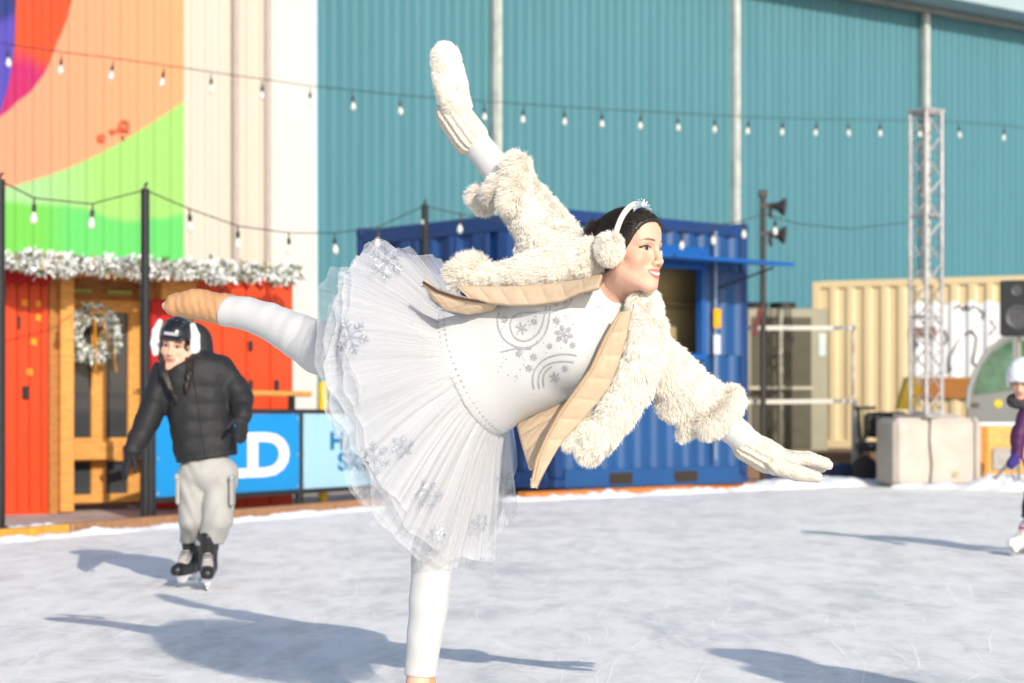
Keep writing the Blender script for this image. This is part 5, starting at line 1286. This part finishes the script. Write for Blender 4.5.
# ---- fur jacket
SUNW = np.array([*SUN_H, 0])
jk, jv, jF = part_sdf('fur_jacket', [chest, waist, shR, shL], .24, .008, lambda S: (S.el(P(572, 318, 6.03), TA, (.17, .165, .10), .05), S.el(P(540, 335, 6.09), TA, (.17, .15, .06), .05)), FURM, dancer, 2)
def fur_part(name, build, pts, m, n, length, flow, seed, parent=dancer, h=.006, lift=.5, spread=.36, width=.0007, mask=None):
    lo, hi = bbox(pts, m); S = SDF(lo, hi, h); build(S); v, F = S.mesh(2)
    fo = link(name, v, F, FURM, parent, world=True, smooth=True)
    strands('fur_pile', *fur(v, F, int(n * 1.15), length * .85, flow, spread, width, lift * .85, seed, mask), FURM, fo)
    return fo
cst = lambda d: (lambda p, d=nrm(d): np.tile(d, (len(p), 1)))
# raised sleeve, wide open at its end
rA, rB = P(497, 183, 6.06), P(566, 256, 5.99); rdir = nrm(rA - rB)
def slR(S):
    S.chain([P(590, 280, 5.96), P(550, 238, 6.0), P(517, 194, 6.05)], [.080, .082, .068], .05); S.el(P(532, 258, 6.03), None, (.05, .05, .05), .05)
    S.half(P(503, 182, 6.06), rdir, .01)
    S.rc(P(512, 196, 6.05), P(488, 165, 6.07), .048, .062, .01, 's')
fur_part('fur_sleeve', slR, [P(590, 280, 5.96), P(497, 182, 6.06)], .15, 34000, .020, cst(np.array([-.25, -.1, -1.0]) * .6 + rdir * .2), 61, lift=.35)
def cuffR(S):
    a = nrm(np.cross(rdir, (0, 1, 0))); b = np.cross(rdir, a)
    pts_ = [P(506, 184, 6.06) + (a * math.cos(t) * .062 + b * math.sin(t) * .062) for t in np.linspace(0, 2 * math.pi, 17)]
    S.chain(pts_, [.019] * 17, .02)
    S.rc(P(516, 165, 5.98), P(511, 204, 5.97), .034, .030, .03); S.rc(P(478, 197, 6.12), P(484, 206, 6.10), .028, .022, .02)
fur_part('fur_cuff', cuffR, [P(497, 182, 6.06)], .19, 22000, .024, cst(rdir * .6 + np.array([.0, -.2, -.5])), 62, lift=.6)
# collar and upper front edge
bandR = [P(606, 252, 5.76), P(582, 258, 5.76), P(556, 264, 5.78), P(528, 270, 5.80), P(502, 276, 5.83), P(480, 277, 5.86), P(467, 274, 5.88)]
fur_part('fur_front_band', lambda S: S.chain(bandR, [.040, .050, .050, .042, .030, .028, .034], .02), bandR, .12, 34000, .022, cst(P(480, 282, 5.85) - P(590, 258, 5.8)), 63, lift=.45)
tf = [P(472, 270, 5.88), P(462, 274, 5.88)]
fur_part('fur_tuft', lambda S: S.chain(tf, [.034, .030], .02), tf, .11, 7000, .036, cst((-.6, -.1, .35)), 64, lift=.65, spread=.55)
nk = [P(604, 250, 5.86), P(600, 262, 5.98), P(620, 292, 6.03), P(642, 305, 5.95), P(648, 318, 5.80)]
fur_part('fur_collar', lambda S: S.chain(nk, [.045, .055, .055, .052, .040], .02), nk, .12, 12000, .022, cst((.2, 0, -1)), 65)
bandL = [P(640, 306, 5.74), P(647, 330, 5.73), P(645, 356, 5.74), P(633, 386, 5.76), P(616, 414, 5.78), P(600, 436, 5.80), P(590, 450, 5.82)]
fur_part('fur_front_band', lambda S: (S.chain(bandL, [.036, .050, .054, .054, .050, .044, .036], .02), S.rc(P(584, 424, 5.82), P(571, 440, 5.83), .036, .022, .02)), bandL, .14, 40000, .024, cst(P(590, 450, 5.82) - P(640, 340, 5.74)), 66, lift=.42)
# stretched-out sleeve
lA, lB = P(716, 410, 5.85), P(645, 348, 5.80); ldir = nrm(lA - lB)
def slL(S):
    S.chain([lB, P(684, 386, 5.82), P(712, 406, 5.85)], [.068, .070, .060], .05); S.el(P(674, 406, 5.84), None, (.045, .04, .045), .05); S.half(P(722, 414, 5.86), ldir, .01)
fur_part('fur_sleeve', slL, [lB, lA, P(690, 430, 5.84)], .14, 34000, .020, cst(np.array([.25, -.1, -1.0]) + ldir * .5), 67, lift=.42)
lp = nrm(np.cross(ldir, (0, 1, 0)))
def cuffL(S):
    b = np.cross(ldir, lp)
    pts_ = [P(718, 412, 5.86) + (lp * math.cos(t) * .060 + b * math.sin(t) * .062) for t in np.linspace(0, 2 * math.pi, 15)]
    S.chain(pts_, [.021] * 15, .02); S.rc(P(733, 401, 5.82), P(708, 426, 5.80), .024, .026, .03)
    S.rc(P(688, 426, 5.84), P(682, 436, 5.85), .022, .010, .02)
fur_part('fur_cuff', cuffL, [P(718, 412, 5.86), P(682, 440, 5.85)], .15, 22000, .024, cst(ldir * .7 + np.array([0, -.1, -.5])), 68, lift=.6)
# quilted lining
LIN = mat('beige_quilted_lining', C(218, 192, 162, .82), rough=.42, var=.10, vscale=16, bump=.2, bscale=60, spec=.4)
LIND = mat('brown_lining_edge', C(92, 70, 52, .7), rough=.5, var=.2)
def loft(A, B, nu, nv, puff, seams, thick=.012):
    """panel between two edge lines, pillowed between its seams; returns closed shell"""
    A = np.array(A); B = np.array(B)
    def rs(L, n):
        s = np.concatenate([[0], np.cumsum(np.linalg.norm(np.diff(L, axis=0), axis=1))]); t = np.linspace(0, s[-1], n); return np.stack([np.interp(t, s, L[:, i]) for i in range(3)], 1)
    A, B = rs(A, nv), rs(B, nv); u = np.linspace(0, 1, nu); G = A[:, None] * (1 - u)[None, :, None] + B[:, None] * u[None, :, None]
    du = np.gradient(G, axis=1); dv = np.gradient(G, axis=0); n = np.cross(du, dv); n /= np.linalg.norm(n, axis=2, keepdims=True) + 1e-9
    n *= np.where(n[..., 1:2] > 0, -1, 1)
    v = np.linspace(0, 1, nv)
    pil = np.abs(np.sin(np.pi * seams * (v[:, None] + .03 * u[None, :]))) ** .3 * (np.sin(np.pi * np.clip(u, .0, 1)) ** .4)[None, :]
    rip = .15 * np.sin(u * 17)[None, :] * np.sin(v * 40)[:, None]
    T = G + n * (puff * (pil + rip * pil))[..., None]; Bk = G - n * thick
    m = nu * nv; idx = np.arange(m).reshape(nv, nu)
    F = [np.stack([idx[:-1, :-1], idx[:-1, 1:], idx[1:, 1:], idx[1:, :-1]], -1).reshape(-1, 4), np.stack([idx[:-1, :-1], idx[1:, :-1], idx[1:, 1:], idx[:-1, 1:]], -1).reshape(-1, 4) + m]
    ring = np.concatenate([idx[0, :], idx[1:, -1], idx[-1, -2::-1], idx[-2:0:-1, 0]]); nx_ = np.roll(ring, -1)
    F.append(np.stack([ring, ring + m, nx_ + m, nx_], -1))
    return np.concatenate([T.reshape(-1, 3), Bk.reshape(-1, 3)]), [np.concatenate(F)]
PP = lambda L, Ya, Yb: [P(x, y, Ya + (Yb - Ya) * i / (len(L) - 1)) for i, (x, y) in enumerate(L)]
lnA = [(621, 312), (606, 338), (592, 369), (575, 393), (561, 412), (548, 436), (538, 458), (532, 486)]; lnB = [(632, 310), (627, 338), (618, 366), (609, 388), (595, 406), (581, 422), (562, 442), (535, 488)]
v, f = loft(PP(lnA, 5.70, 5.80), PP(lnB, 5.70, 5.79), 14, 160, .006, 8); lin = link('lining_panel', v, f, LIN, jk, world=True, smooth=True)
MB().tube(PP([(x - .5, y) for x, y in lnA], 5.69, 5.79), .005, 6).build('piping', mat('beige_piping', C(210, 178, 140, .8), rough=.5), lin, world=True, smooth=True)
MB().tube([P(532, 478, 5.79), P(532.5, 488, 5.79)], .006, 6).build('zip_end', SIL, lin, world=True)
v, f = loft(PP([(516, 424), (520, 440), (529, 470)], 5.98, 5.86), PP([(574, 398), (566, 414), (545, 446)], 5.92, 5.84), 30, 40, .012, 3); link('lining_panel', v, f, LIN, jk, world=True, smooth=True)
upA = [(602, 274), (580, 279), (556, 283), (530, 285), (505, 286), (480, 286), (456, 286)]; upB = [(598, 286), (579, 291), (560, 300), (535, 304), (512, 305), (490, 303), (470, 299)]
v, f = loft(PP(upA, 5.70, 5.81), PP(upB, 5.64, 5.79), 12, 140, .006, 7); lin2 = link('lining_panel', v, f, LIN, jk, world=True, smooth=True)
flA = [(423, 282), (437, 291), (455, 297), (475, 301), (498, 303)]; flB = [(425, 285), (434, 301), (446, 311), (468, 315), (492, 310)]
v, f = loft(PP(flA, 5.74, 5.80), PP(flB, 5.76, 5.84), 14, 40, .008, 1.6); fl_ = link('lining_flap', v, f, LIN, jk, world=True, smooth=True)
MB().tube(PP(flA, 5.735, 5.79), .0045, 6).build('piping', LIND, fl_, world=True, smooth=True)
v, f = loft(PP([(455, 300), (480, 304), (530, 305), (575, 296)], 5.86, 5.80), PP([(452, 316), (478, 313), (530, 306), (578, 300)], 5.92, 5.86), 8, 30, .004, 2); link('shell_underside', v, f, LIND, jk, world=True, smooth=True)  # dark sheet at the shell underside; the gap's shadow is put into its colour

# ---- mittens
KNIT = mat('cream_knit', C(248, 238, 222, .76), rough=.9, var=.12, vscale=60, spec=.1, bump=.7, bscale=150)
mdR = nrm(tpR - wrR)
ribs_b = lambda n: (lambda S, c0, ax: None)
def rib_mod(c0, axd, n, amp):
    a, b, d = frame_from(axd)
    def fn(X, Y, Z):
        x = (X - c0[0]) * a[0] + (Y - c0[1]) * a[1] + (Z - c0[2]) * a[2]; y = (X - c0[0]) * b[0] + (Y - c0[1]) * b[1] + (Z - c0[2]) * b[2]
        return amp * np.cos(np.arctan2(y, x) * n)
    return fn
c0, c1 = P(470, 138, 6.11), P(453, 114, 6.13)
mit, _, _ = part_sdf('mitten_cuff', [c0, c1], .12, .0042, lambda S: S.rc(c0, c1, .056, .052, .01), KNIT, dancer, 1, mod=rib_mod(c0, c1 - c0, 16, .0035))
mit.name = 'mitten_cuff'
mpts = [P(456, 112, 6.13), P(450, 82, 6.14), P(445, 56, 6.15)]
fur_part('fluffy_mitten', lambda S: (S.chain(mpts, [.046, .048, .040], .02), S.rc(P(452, 104, 6.09), P(441, 82, 6.085), .030, .020, .012)), mpts, .1, 16000, .011, cst(mdR), 70, lift=.55, spread=.45, width=.0007, h=.005)
c0, c1 = P(748, 446, 5.88), P(772, 458, 5.88)
def glove(S):
    S.rc(c0, P(768, 457, 5.88), .046, .044, .01)
    S.chain([P(766, 455, 5.88), P(786, 464, 5.88)], [.044, .038], .02)
    for (a, b, c_, r) in ((P(786, 457, 5.90), P(808, 458, 5.91), P(826, 463, 5.92), .022), (P(788, 460, 5.86), P(810, 460, 5.855), P(828, 465, 5.85), .021), (P(788, 463, 5.94), P(808, 464, 5.95), P(822, 468, 5.96), .020), (P(786, 466, 5.97), P(802, 468, 5.98), P(814, 471, 5.99), .018)):
        S.chain([a, b, c_], [r, r * .95, r * .75], .016)
    S.chain([P(776, 466, 5.84), P(798, 473, 5.82), P(817, 477, 5.81)], [.028, .024, .017], .012)
gl_, gv_, gF_ = part_sdf('knit_glove', [c0, P(828, 465, 5.9)], .12, .0042, glove, KNIT, dancer, 1, mod=lambda X, Y, Z: (rib_mod(c0, c1 - c0, 15, .0032)(X, Y, Z) * np.clip((P(776, 460, 5.88)[0] - X) / .03, 0, 1) + .0010 * np.sin(X * 420) * np.sin(Z * 420 + X * 90)))

# ---------------------------------------------------------------- other skaters
def skater(name, label, Y, J, cfg):
    """J: joints as (column,row,dY) around depth Y"""
    W = {k: P(v[0], v[1], Y + (v[2] if len(v) > 2 else 0)) for k, v in J.items()}
    base = (W['footL'] + W['footR']) / 2; base[2] = 0
    for q in 'LR': W['an' + q] = W['foot' + q] * np.array([1, 1, 0]) - cfg['toe' + q] * (.10 - .045) * cfg.get('sk', 1) + np.array([0, 0, .23 * cfg.get('sk', 1)])
    p = empty('person', base, 0, label, 'person'); s = cfg.get('s', 1.0)
    hc, A = W['head'], head_axes(*cfg['head']); hs = cfg.get('hs', 1.0)
    w = lambda x, y, z: hc + (A[0] * x + A[1] * y + A[2] * z) * hs
    nk = w(0, -.03, -.17)
    def bd(S):
        head_sdf(S, hc, A, hs); S.rc(nk, w(0, -.015, -.06), .05 * s, .048 * s, .03); S.rc(nk, (W['shL'] + W['shR']) / 2, .06 * s, .08 * s, .05)
        S.chain([(W['shL'] + W['shR']) / 2, (W['hipL'] + W['hipR']) / 2], [.095 * s, .075 * s], .06); S.rc(W['shL'], W['shR'], .055 * s, .055 * s, .04); S.rc(W['hipL'], W['hipR'], .07 * s, .07 * s, .04)
        for q in 'LR':
            S.chain([W['sh' + q], W['el' + q], W['wr' + q]], [.05 * s, .04 * s, .028 * s], .03); S.chain([W['hip' + q], W['kn' + q], W['an' + q]], [.075 * s, .05 * s, .034 * s], .03)
            f = W['foot' + q]; S.chain([W['an' + q], f * np.array([1, 1, 0]) - cfg['toe' + q] * .05 + np.array([0, 0, .115]), f * np.array([1, 1, 0]) + cfg['toe' + q] * .07 * s + np.array([0, 0, .10])], [.028 * s, .024 * s, .016 * s], .02)
            if not cfg.get('mitt'): hand_sdf(S, W['wr' + q], cfg['hd' + q], cfg['hn' + q], .17 * s, .3, .16, -1 if q == 'L' else 1)
    lo, hi = bbox(list(W.values()), .22); S = SDF(lo, hi, cfg.get('h', .0065)); bd(S); v, F = S.mesh(1); link('body', v, F, SKINM, p, world=True, smooth=True, colors=skin_colors(v, hc, A, hs, lips=np.array(C(206, 130, 112, .85))))
    # jacket with quilted sleeves and body
    qb = cfg.get('quilt', .008); nq = cfg.get('nq', 11); g_ = cfg.get('puff', 1.0)
    bump = lambda t, L: qb * np.abs(np.sin(np.pi * t * L * nq)) ** .6
    sc = (W['shL'] + W['shR']) / 2; hp = W['hem']
    sw = nrm(W['shR'] - W['shL']); sd = nrm(np.cross(hp - sc, sw)); 
    def jack(S):
        hw_ = np.linalg.norm(W['shR'] - W['shL']) / 2
        for o in (-.5, 0, .5): S.rc(sc + sw * o * hw_ + (hp - sc) * .02, hp + sw * o * hw_ * cfg.get('hemw', .9), .108 * s * g_, .112 * s * g_, .05, bump=bump)
        S.rc(W['shL'], W['shR'], .072 * s * g_, .072 * s * g_, .05)
        for q in 'LR': S.chain([W['sh' + q], W['el' + q], W['wr' + q]], [.072 * s * g_, .066 * s * g_, .048 * s * g_], .03, bump=bump)
        S.half(hp, nrm(hp - sc), .012); S.torus(w(0, -.03, -.172), A[2] * .8 + A[1] * -.4, .066 * s, .026 * s, .03)
        if cfg.get('hood'): S.el(w(*cfg['hood']), A, (.10, .085, .12), .04); S.el(w(0, .03, -.02), A, (.09, .11, .15), .02, 's')
    lo, hi = bbox([W[k] for k in W if k[:2] in ('sh', 'el', 'wr', 'he')] + [hp], .26); S = SDF(lo, hi, .007); jack(S)
    S.mod(lambda X, Y, Z: .003 * np.sin(X * 40 + Z * 25) * np.sin(Z * 33 - X * 21 + Y * 20)); v, F = S.mesh(1); jo = link('jacket', v, F, cfg['jm'], p, world=True, smooth=True)
    zp = MB(); 
    fr = sd if sd[1] < 0 else -sd; z0 = sc + fr * .14 * s * g_ - (sc - hp) * .12; z1 = hp + fr * .145 * s * g_
    bj = BVHTree.FromPolygons([tuple(q) for q in v], [tuple(q) for q in F]); line = []
    for t in np.linspace(.12, .97, 24):
        c_ = sc + (hp - sc) * t; loc, n, i, d = bj.ray_cast(Vector(c_ + fr * .6), Vector(-fr))
        if loc: line.append(np.array(loc) + fr * .003)
    if len(line) > 3: zp.tube(line, .005, 6).build('zip', cfg.get('zipm', BLK), jo, world=True)
    # trousers
    tr_ = cfg.get('tr', (.125, .105, .085))
    def pants(S):
        S.rc(W['hipL'], W['hipR'], tr_[0] * s * 1.02, tr_[0] * s * 1.02, .04); S.rc(W['hipL'] * .5 + W['hipR'] * .5, hp + np.array([0, 0, .05]), tr_[0] * s * 1.12, tr_[0] * s * 1.12, .05); S.rc(W['hipL'] * .5 + W['hipR'] * .5, (W['hipL'] + W['hipR']) / 2 + np.array([0, 0, -.02]), tr_[0] * s, tr_[0] * s * .9, .03)
        for q in 'LR':
            S.chain([W['hip' + q], W['kn' + q], W['an' + q]], [x * s for x in tr_], .004)
        S.half((W['anL'] + W['anR']) / 2 + np.array([0, 0, cfg.get('cut', -.02)]), (0, 0, -1), .006)
    lo, hi = bbox([W[k] for k in W if k[:3] in ('hip', 'knL', 'knR', 'anL', 'anR')], .2); S = SDF(lo, hi, .0065); pants(S)
    S.mod(lambda X, Y, Z: .005 * np.sin(Z * 38 + 22 * X + 2.5 * np.sin(X * 25)) * np.sin(Z * 11 + X * 30 + Y * 15) + .006 * np.sin(X * 45 + Y * 30 + np.sin(Z * 12) * 2) * np.clip((1.0 - Z), 0, 1) * .6)
    v, F = S.mesh(1); po = link('trousers', v, F, cfg['tm'], p, world=True, smooth=True)
    return p, W, w, A, po, jo, hs

GREYT = mat('light_grey_cotton', C(204, 202, 198, .66), rough=.85, var=.1, vscale=10, bump=.2, bscale=120)
PUFF = mat('black_puffer', (.018, .018, .020), rough=.62, var=.2, vscale=14, bump=.3, bscale=30, spec=.28)
GLV = mat('black_glove', (.014, .014, .017), rough=.75, var=.2, vscale=30)
J = dict(head=(176, 346), shL=(166, 372, -.02), shR=(221, 370, .02), elL=(149, 418, -.05), elR=(241, 396, .0), wrL=(133, 450, -.1), wrR=(242, 416, -.10), hem=(207, 459, 0), hipL=(195, 474), hipR=(221, 474), knL=(194, 518, .02), knR=(217, 520, -.05), anL=(190, 556, .10), anR=(207, 556, -.10), footL=(189, 589, .16), footR=(208, 592, -.06))
cfg = dict(head=(-6, -6, 7), toeL=nrm(np.array([-.3, -.95, 0])), toeR=nrm(np.array([.12, -.99, 0])), hdL=np.array([-.35, -.1, -.9]), hdR=np.array([.05, -.5, -.85]), hnL=np.array([-.8, -.5, 0]), hnR=np.array([.7, -.6, 0]), jm=PUFF, tm=GREYT, hood=(-.085, -.075, .01), tr=(.094, .082, .070), cut=.012, hemw=.72, quilt=.006, nq=11, hs=1.0)
p2, W2, w2, A2, tro, jo2, _ = skater('person', 'skater in a black puffer jacket, light grey cargo trousers and black helmet', 10.9, J, cfg)
for q, sgn in (('L', -1), ('R', 1)):
    part_sdf('glove', [W2['wr' + q]], .24, .0055, lambda S, q=q, sgn=sgn: (hand_sdf(S, W2['wr' + q], cfg['hd' + q], cfg['hn' + q], .185, .28, .2, sgn, 1.28), S.rc(W2['wr' + q] - nrm(cfg['hd' + q]) * .03, W2['wr' + q] + nrm(cfg['hd' + q]) * .01, .036, .034, .01)), GLV, p2, 1)
# cargo pocket and seam
g = MB(); pk = W2['hipR'] * .62 + W2['knR'] * .38 + np.array([.085, -.055, 0]); pk = pk - np.array([.008, 0, 0]); g.box(pk, (.022, .11, .15), ch=.01); g.box(pk + np.array([.002, -.002, .078]), (.026, .118, .035), ch=.008); g.build('cargo_pocket', GREYT, tro, world=True)
pk = W2['hipL'] * .62 + W2['knL'] * .38 + np.array([-.095, -.02, 0]); g = MB(); pk = pk + np.array([.012, 0, 0]); g.box(pk, (.022, .11, .15), ch=.01); g.box(pk + np.array([-.002, -.002, .078]), (.026, .118, .035), ch=.008); g.build('cargo_pocket', GREYT, tro, world=True)
# long hair over the chest
def lh(S):
    S.el(w2(0, -.03, .03), A2, (.084, .10, .09), .02); S.half(w2(0, .06, .05), A2[1] * .8 - A2[2] * .3, .01)
    for o in (-1, 1):
        S.chain([w2(o * .058, .035, .03), w2(o * .068, .050, -.06)] + [P(*q) for q in (((191, 360, 10.80), (190, 374, 10.74), (186, 390, 10.74)) if o < 0 else ((162, 362, 10.80), (164, 374, 10.74), (170, 388, 10.73), (178, 402, 10.74)))], [.014, .015, .017, .020, .013, .007], .02)

part_sdf('hair', [w2(0, 0, .1), P(182, 404, 10.7), w2(.1, 0, 0), w2(-.1, 0, 0)], .08, .005, lh, HAIRM, p2, 1, mod=lambda X, Y, Z: .003 * np.sin(X * 260 + 4 * np.sin(Z * 22)))
# helmet with white fleece ear warmers
HLM = mat('black_helmet', (.012, .012, .014), rough=.25, var=.1, spec=.6)
def helm(S):
    S.el(w2(0, -.012, .062), A2, (.098, .122, .098), .02); S.half(w2(0, .06, .040), -A2[2] + A2[1] * .12, .008); S.el(w2(0, .0, .03), A2, (.084, .105, .09), .0, 's')
    S.rc(w2(-.055, .105, .048), w2(.055, .105, .048), .012, .012, .012); S.rc(w2(0, -.08, .15), w2(0, .06, .165), .014, .012, .02)
    for o in (-.045, .045): S.rc(w2(o, -.10, .125), w2(o, .075, .135), .009, .008, .012)
hm, _, _ = part_sdf('helmet', [w2(0, 0, 0), w2(0, 0, .16)], .13, .0042, helm, HLM, p2, 1)
MB().box(w2(0, .128, .075), (.075, .008, .018), np.stack([A2[0], A2[1], A2[2]], 1), ch=.003).build('helmet_plate', mat('silver_badge', C(200, 200, 204, .8), rough=.35), hm, world=True)
MB().tube([w2(-.085, .01, .02), w2(-.07, .045, -.06), w2(0, .085, -.135), w2(.07, .045, -.06), w2(.085, .01, .02)], .006, 6).build('chin_strap', BLK, hm, world=True)
em2 = empty('ear_warmers', hc_ := w2(0, 0, 0), 0, 'white fleece ear warmers worn over the black helmet', 'ear muffs')
for o in (-1, 1):
    pts_ = [w2(o * .092, .035, .125), w2(o * .108, .025, .07), w2(o * .110, .018, .0), w2(o * .105, .018, -.05)]
    lo, hi = bbox(pts_, .08); S = SDF(lo, hi, .006); S.chain(pts_, [.016, .026, .030, .020], .02); v, F = S.mesh(1)
    link('ear_pad', v, F, mat('white_fleece', C(248, 246, 244, .95), rough=.9, var=.1, vscale=30, bump=.8, bscale=90), em2, world=True, smooth=True)
MB().box(w2(.028, .098, -.128), (.028, .012, .02), np.stack([A2[0], A2[1], A2[2]], 1), ch=.003).build('strap_clip', WHITE, hm, world=True)
WSK = mat('cream_boot_panel', C(206, 200, 196, .72), rough=.6, var=.25, vscale=25); BSK = mat('black_boot', (.016, .016, .018), rough=.4, var=.15); WH = mat('white_plastic', C(240, 242, 246, .9), rough=.35, var=.05)
for q in 'LR':
    b_ = skate(p2, W2['foot' + q] * np.array([1, 1, 0]) - cfg['toe' + q] * .10, cfg['toe' + q], (0, 0, 1), BSK, WH, True, collar=.15, k=1.12)
    f = cfg['toe' + q]; s_ = np.cross(f, (0, 0, 1)); h0 = W2['foot' + q] * np.array([1, 1, 0]) - f * .10
    part_sdf('boot_tongue', [h0 + np.array([0, 0, .2]), h0 + f * .2 + np.array([0, 0, .1])], .07, .0045, lambda S, h0=h0, f=f: (S.rc(h0 + f * .125 + np.array([0, 0, .175]), h0 + f * .180 + np.array([0, 0, .125]), .030, .033, .01)), WSK, b_, 1)
    part_sdf('boot_cuff', [h0 + np.array([0, 0, .25])], .16, .0045, lambda S, h0=h0, f=f: (S.rc(h0 + f * .06 + np.array([0, 0, .23]), h0 + f * .065 + np.array([0, 0, .275]), .058, .060, .01), S.rc(h0 + f * .10 + np.array([0, 0, .20]), h0 + f * .115 + np.array([0, 0, .285]), .034, .036, .02)), BSK, b_, 1)
    gl2 = MB()
    for i_ in range(5):
        c_ = h0 + f * (.188 - i_ * .011) + np.array([0, 0, .135 + i_ * .014]); gl2.tube([c_ - s_ * .030 - f * .006, c_ + f * .014, c_ + s_ * .030 - f * .006], .0045, 5)
    gl2.build('laces', mat('dark_laces', (.05, .045, .045), rough=.8), b_, world=True)

# child at the right edge
PUR = mat('plum_jacket', C(92, 40, 92, .7), rough=.6, var=.25, vscale=12); BLKT = mat('black_trousers', (.02, .02, .024), rough=.7, var=.2)
J = dict(head=(1026, 382), shL=(1030, 415, .0), shR=(1066, 414, .03), elL=(1021, 436, -.05), elR=(1080, 440, 0), wrL=(1020, 456, -.14), wrR=(1074, 466, -.1), hem=(1050, 470), hipL=(1040, 478), hipR=(1060, 478), knL=(1036, 512, -.06), knR=(1062, 512, 0), anL=(1029, 541, 0), anR=(1058, 542, .05), footL=(1026, 557, 0), footR=(1058, 556, .1))
cfg3 = dict(head=(-28, -14, 4), toeL=nrm(np.array([-.75, -.65, 0])), toeR=nrm(np.array([-.3, -.95, 0])), hdL=np.array([-.5, -.5, -.5]), hdR=np.array([0, -.5, -.8]), hnL=np.array([-.6, -.6, .4]), hnR=np.array([.6, -.6, 0]), jm=PUR, tm=BLKT, s=.78, hs=.92, tr=(.10, .09, .075), cut=.02, hemw=.7, quilt=.005, h=.0075)
p3, W3, w3, A3, tro3, jo3, _ = skater('person', 'child in a white helmet and plum jacket skating in at the right edge', 13.5, {k: (v[0] - 3,) + tuple(v[1:]) for k, v in J.items()}, cfg3)
def helm3(S):
    S.el(w3(0, -.012, .055), A3, (.115, .140, .118), .02); S.half(w3(0, .06, .025), -A3[2] + A3[1] * .1, .01); S.el(w3(0, .0, .02), A3, (.09, .112, .10), .0, 's'); S.rc(w3(-.06, .11, .035), w3(.06, .11, .035), .012, .012, .012)
    for o in (-.05, 0, .05): S.rc(w3(o, -.10, .13), w3(o, .08, .145), .010, .008, .012)
    for o in (-1, 1): S.el(w3(o * .10, -.01, -.0), A3, (.02, .04, .05), .02)
hm3, _, _ = part_sdf('helmet', [w3(0, 0, 0), w3(0, 0, .16)], .16, .005, helm3, mat('white_helmet', C(244, 246, 250, .9), rough=.3, var=.05), p3, 1)
part_sdf('scarf', [w3(0, 0, -.15)], .16, .006, lambda S: S.torus(w3(0, -.01, -.145), A3[2], .07, .042, .02), mat('grey_plaid_scarf', C(90, 84, 86, .7), rough=.9, var=.6, vscale=40), p3, 1)
for q in 'LR':
    wr_ = W3['wr' + q]; part_sdf('mitten', [wr_], .17, .006, lambda S, wr_=wr_, q=q: (S.rc(wr_, wr_ + nrm(cfg3['hd' + q]) * .09, .038, .034, .02), S.rc(wr_ + nrm(cfg3['hd' + q]) * .02, wr_ + nrm(cfg3['hd' + q]) * .06 + np.array([.03, -.02, 0]), .016, .013, .01)), mat('indigo_mitten', C(70, 50, 140, .7), rough=.8, var=.15, vscale=20), p3, 1)
    skate(p3, W3['foot' + q] * np.array([1, 1, 0]) - cfg3['toe' + q] * .09, cfg3['toe' + q], (0, 0, 1), mat('white_boot', C(244, 240, 240, .9), rough=.4, var=.05), mat('pale_sole', C(230, 226, 222, .85), rough=.5), True, collar=.08)
    an = W3['foot' + q] * np.array([1, 1, 0]); an = an - cfg3['toe' + q] * .05 + np.array([0, 0, .185]); part_sdf('pink_cuff', [an], .1, .006, lambda S, an=an: S.torus(an, (0, 0, 1), .042, .018, .01), mat('magenta_cuff', C(222, 50, 150, .8), rough=.7), p3, 1)

# spectator standing on the ice just outside the frame, on the right: its shadow reaches into the foreground
J = dict(head=(1398, -8), shL=(1340, 70), shR=(1456, 70), elL=(1318, 190), elR=(1478, 190), wrL=(1312, 300, -.1), wrR=(1484, 300, -.1), hem=(1398, 330), hipL=(1366, 400), hipR=(1430, 400), knL=(1362, 590), knR=(1436, 590), anL=(1358, 750), anR=(1440, 750), footL=(1358, 817), footR=(1440, 817))
J = {k: (512 + ((v[0] - 512) * 4.7 / FPX + .40) * FPX / 3.65, 415 + (v[1] - 415) * 4.7 / 3.65) + tuple(v[2:]) for k, v in J.items()}
cfg4 = dict(head=(-40, 0, 0), toeL=np.array([-.5, .85, 0]), toeR=np.array([-.3, .95, 0]), hdL=np.array([0, 0, -1]), hdR=np.array([0, 0, -1]), hnL=np.array([-1, 0, 0]), hnR=np.array([1, 0, 0]), jm=PUFF, tm=BLKT, tr=(.11, .09, .075), hood=(.0, -.12, .0), hemw=.8, h=.009)
p4, W4, w4, A4, tro4, jo4, _ = skater('person', 'bystander in a dark padded coat beyond the right edge', 3.65, J, cfg4)
for q in 'LR': skate(p4, W4['foot' + q] * np.array([1, 1, 0]) - cfg4['toe' + q] * .1, cfg4['toe' + q], (0, 0, 1), BSK, WH, True)
part_sdf('hat', [w4(0, 0, .05)], .16, .007, lambda S: (S.el(w4(0, -.012, .06), A4, (.095, .115, .10), .02), S.half(w4(0, 0, .03), -A4[2], .01)), BLKT, p4, 1)
# ---- camera
cd = bpy.data.cameras.new('camera'); cam = bpy.data.objects.new('camera', cd); col.objects.link(cam); scene.camera = cam
cam.location = (0, 0, EYE); cam.rotation_euler = (R(90), 0, 0); cd.lens = 70; cd.sensor_width = 36; cd.shift_y = (HY - 341.5) / 1024; cd.clip_end = 2000; cd.clip_start = .05
cd.dof.use_dof = True; cd.dof.focus_distance = 5.85; cd.dof.aperture_fstop = 4.0
vs = scene.view_settings; vs.view_transform = 'Standard'; vs.look = 'None'; vs.gamma = 1; vs.use_curve_mapping = False; vs.exposure = 0.35
cy = scene.cycles; cy.use_denoising = True; cy.max_bounces = 7; cy.transparent_max_bounces = 32; cy.diffuse_bounces = 3; cy.glossy_bounces = 3; cy.transmission_bounces = 6
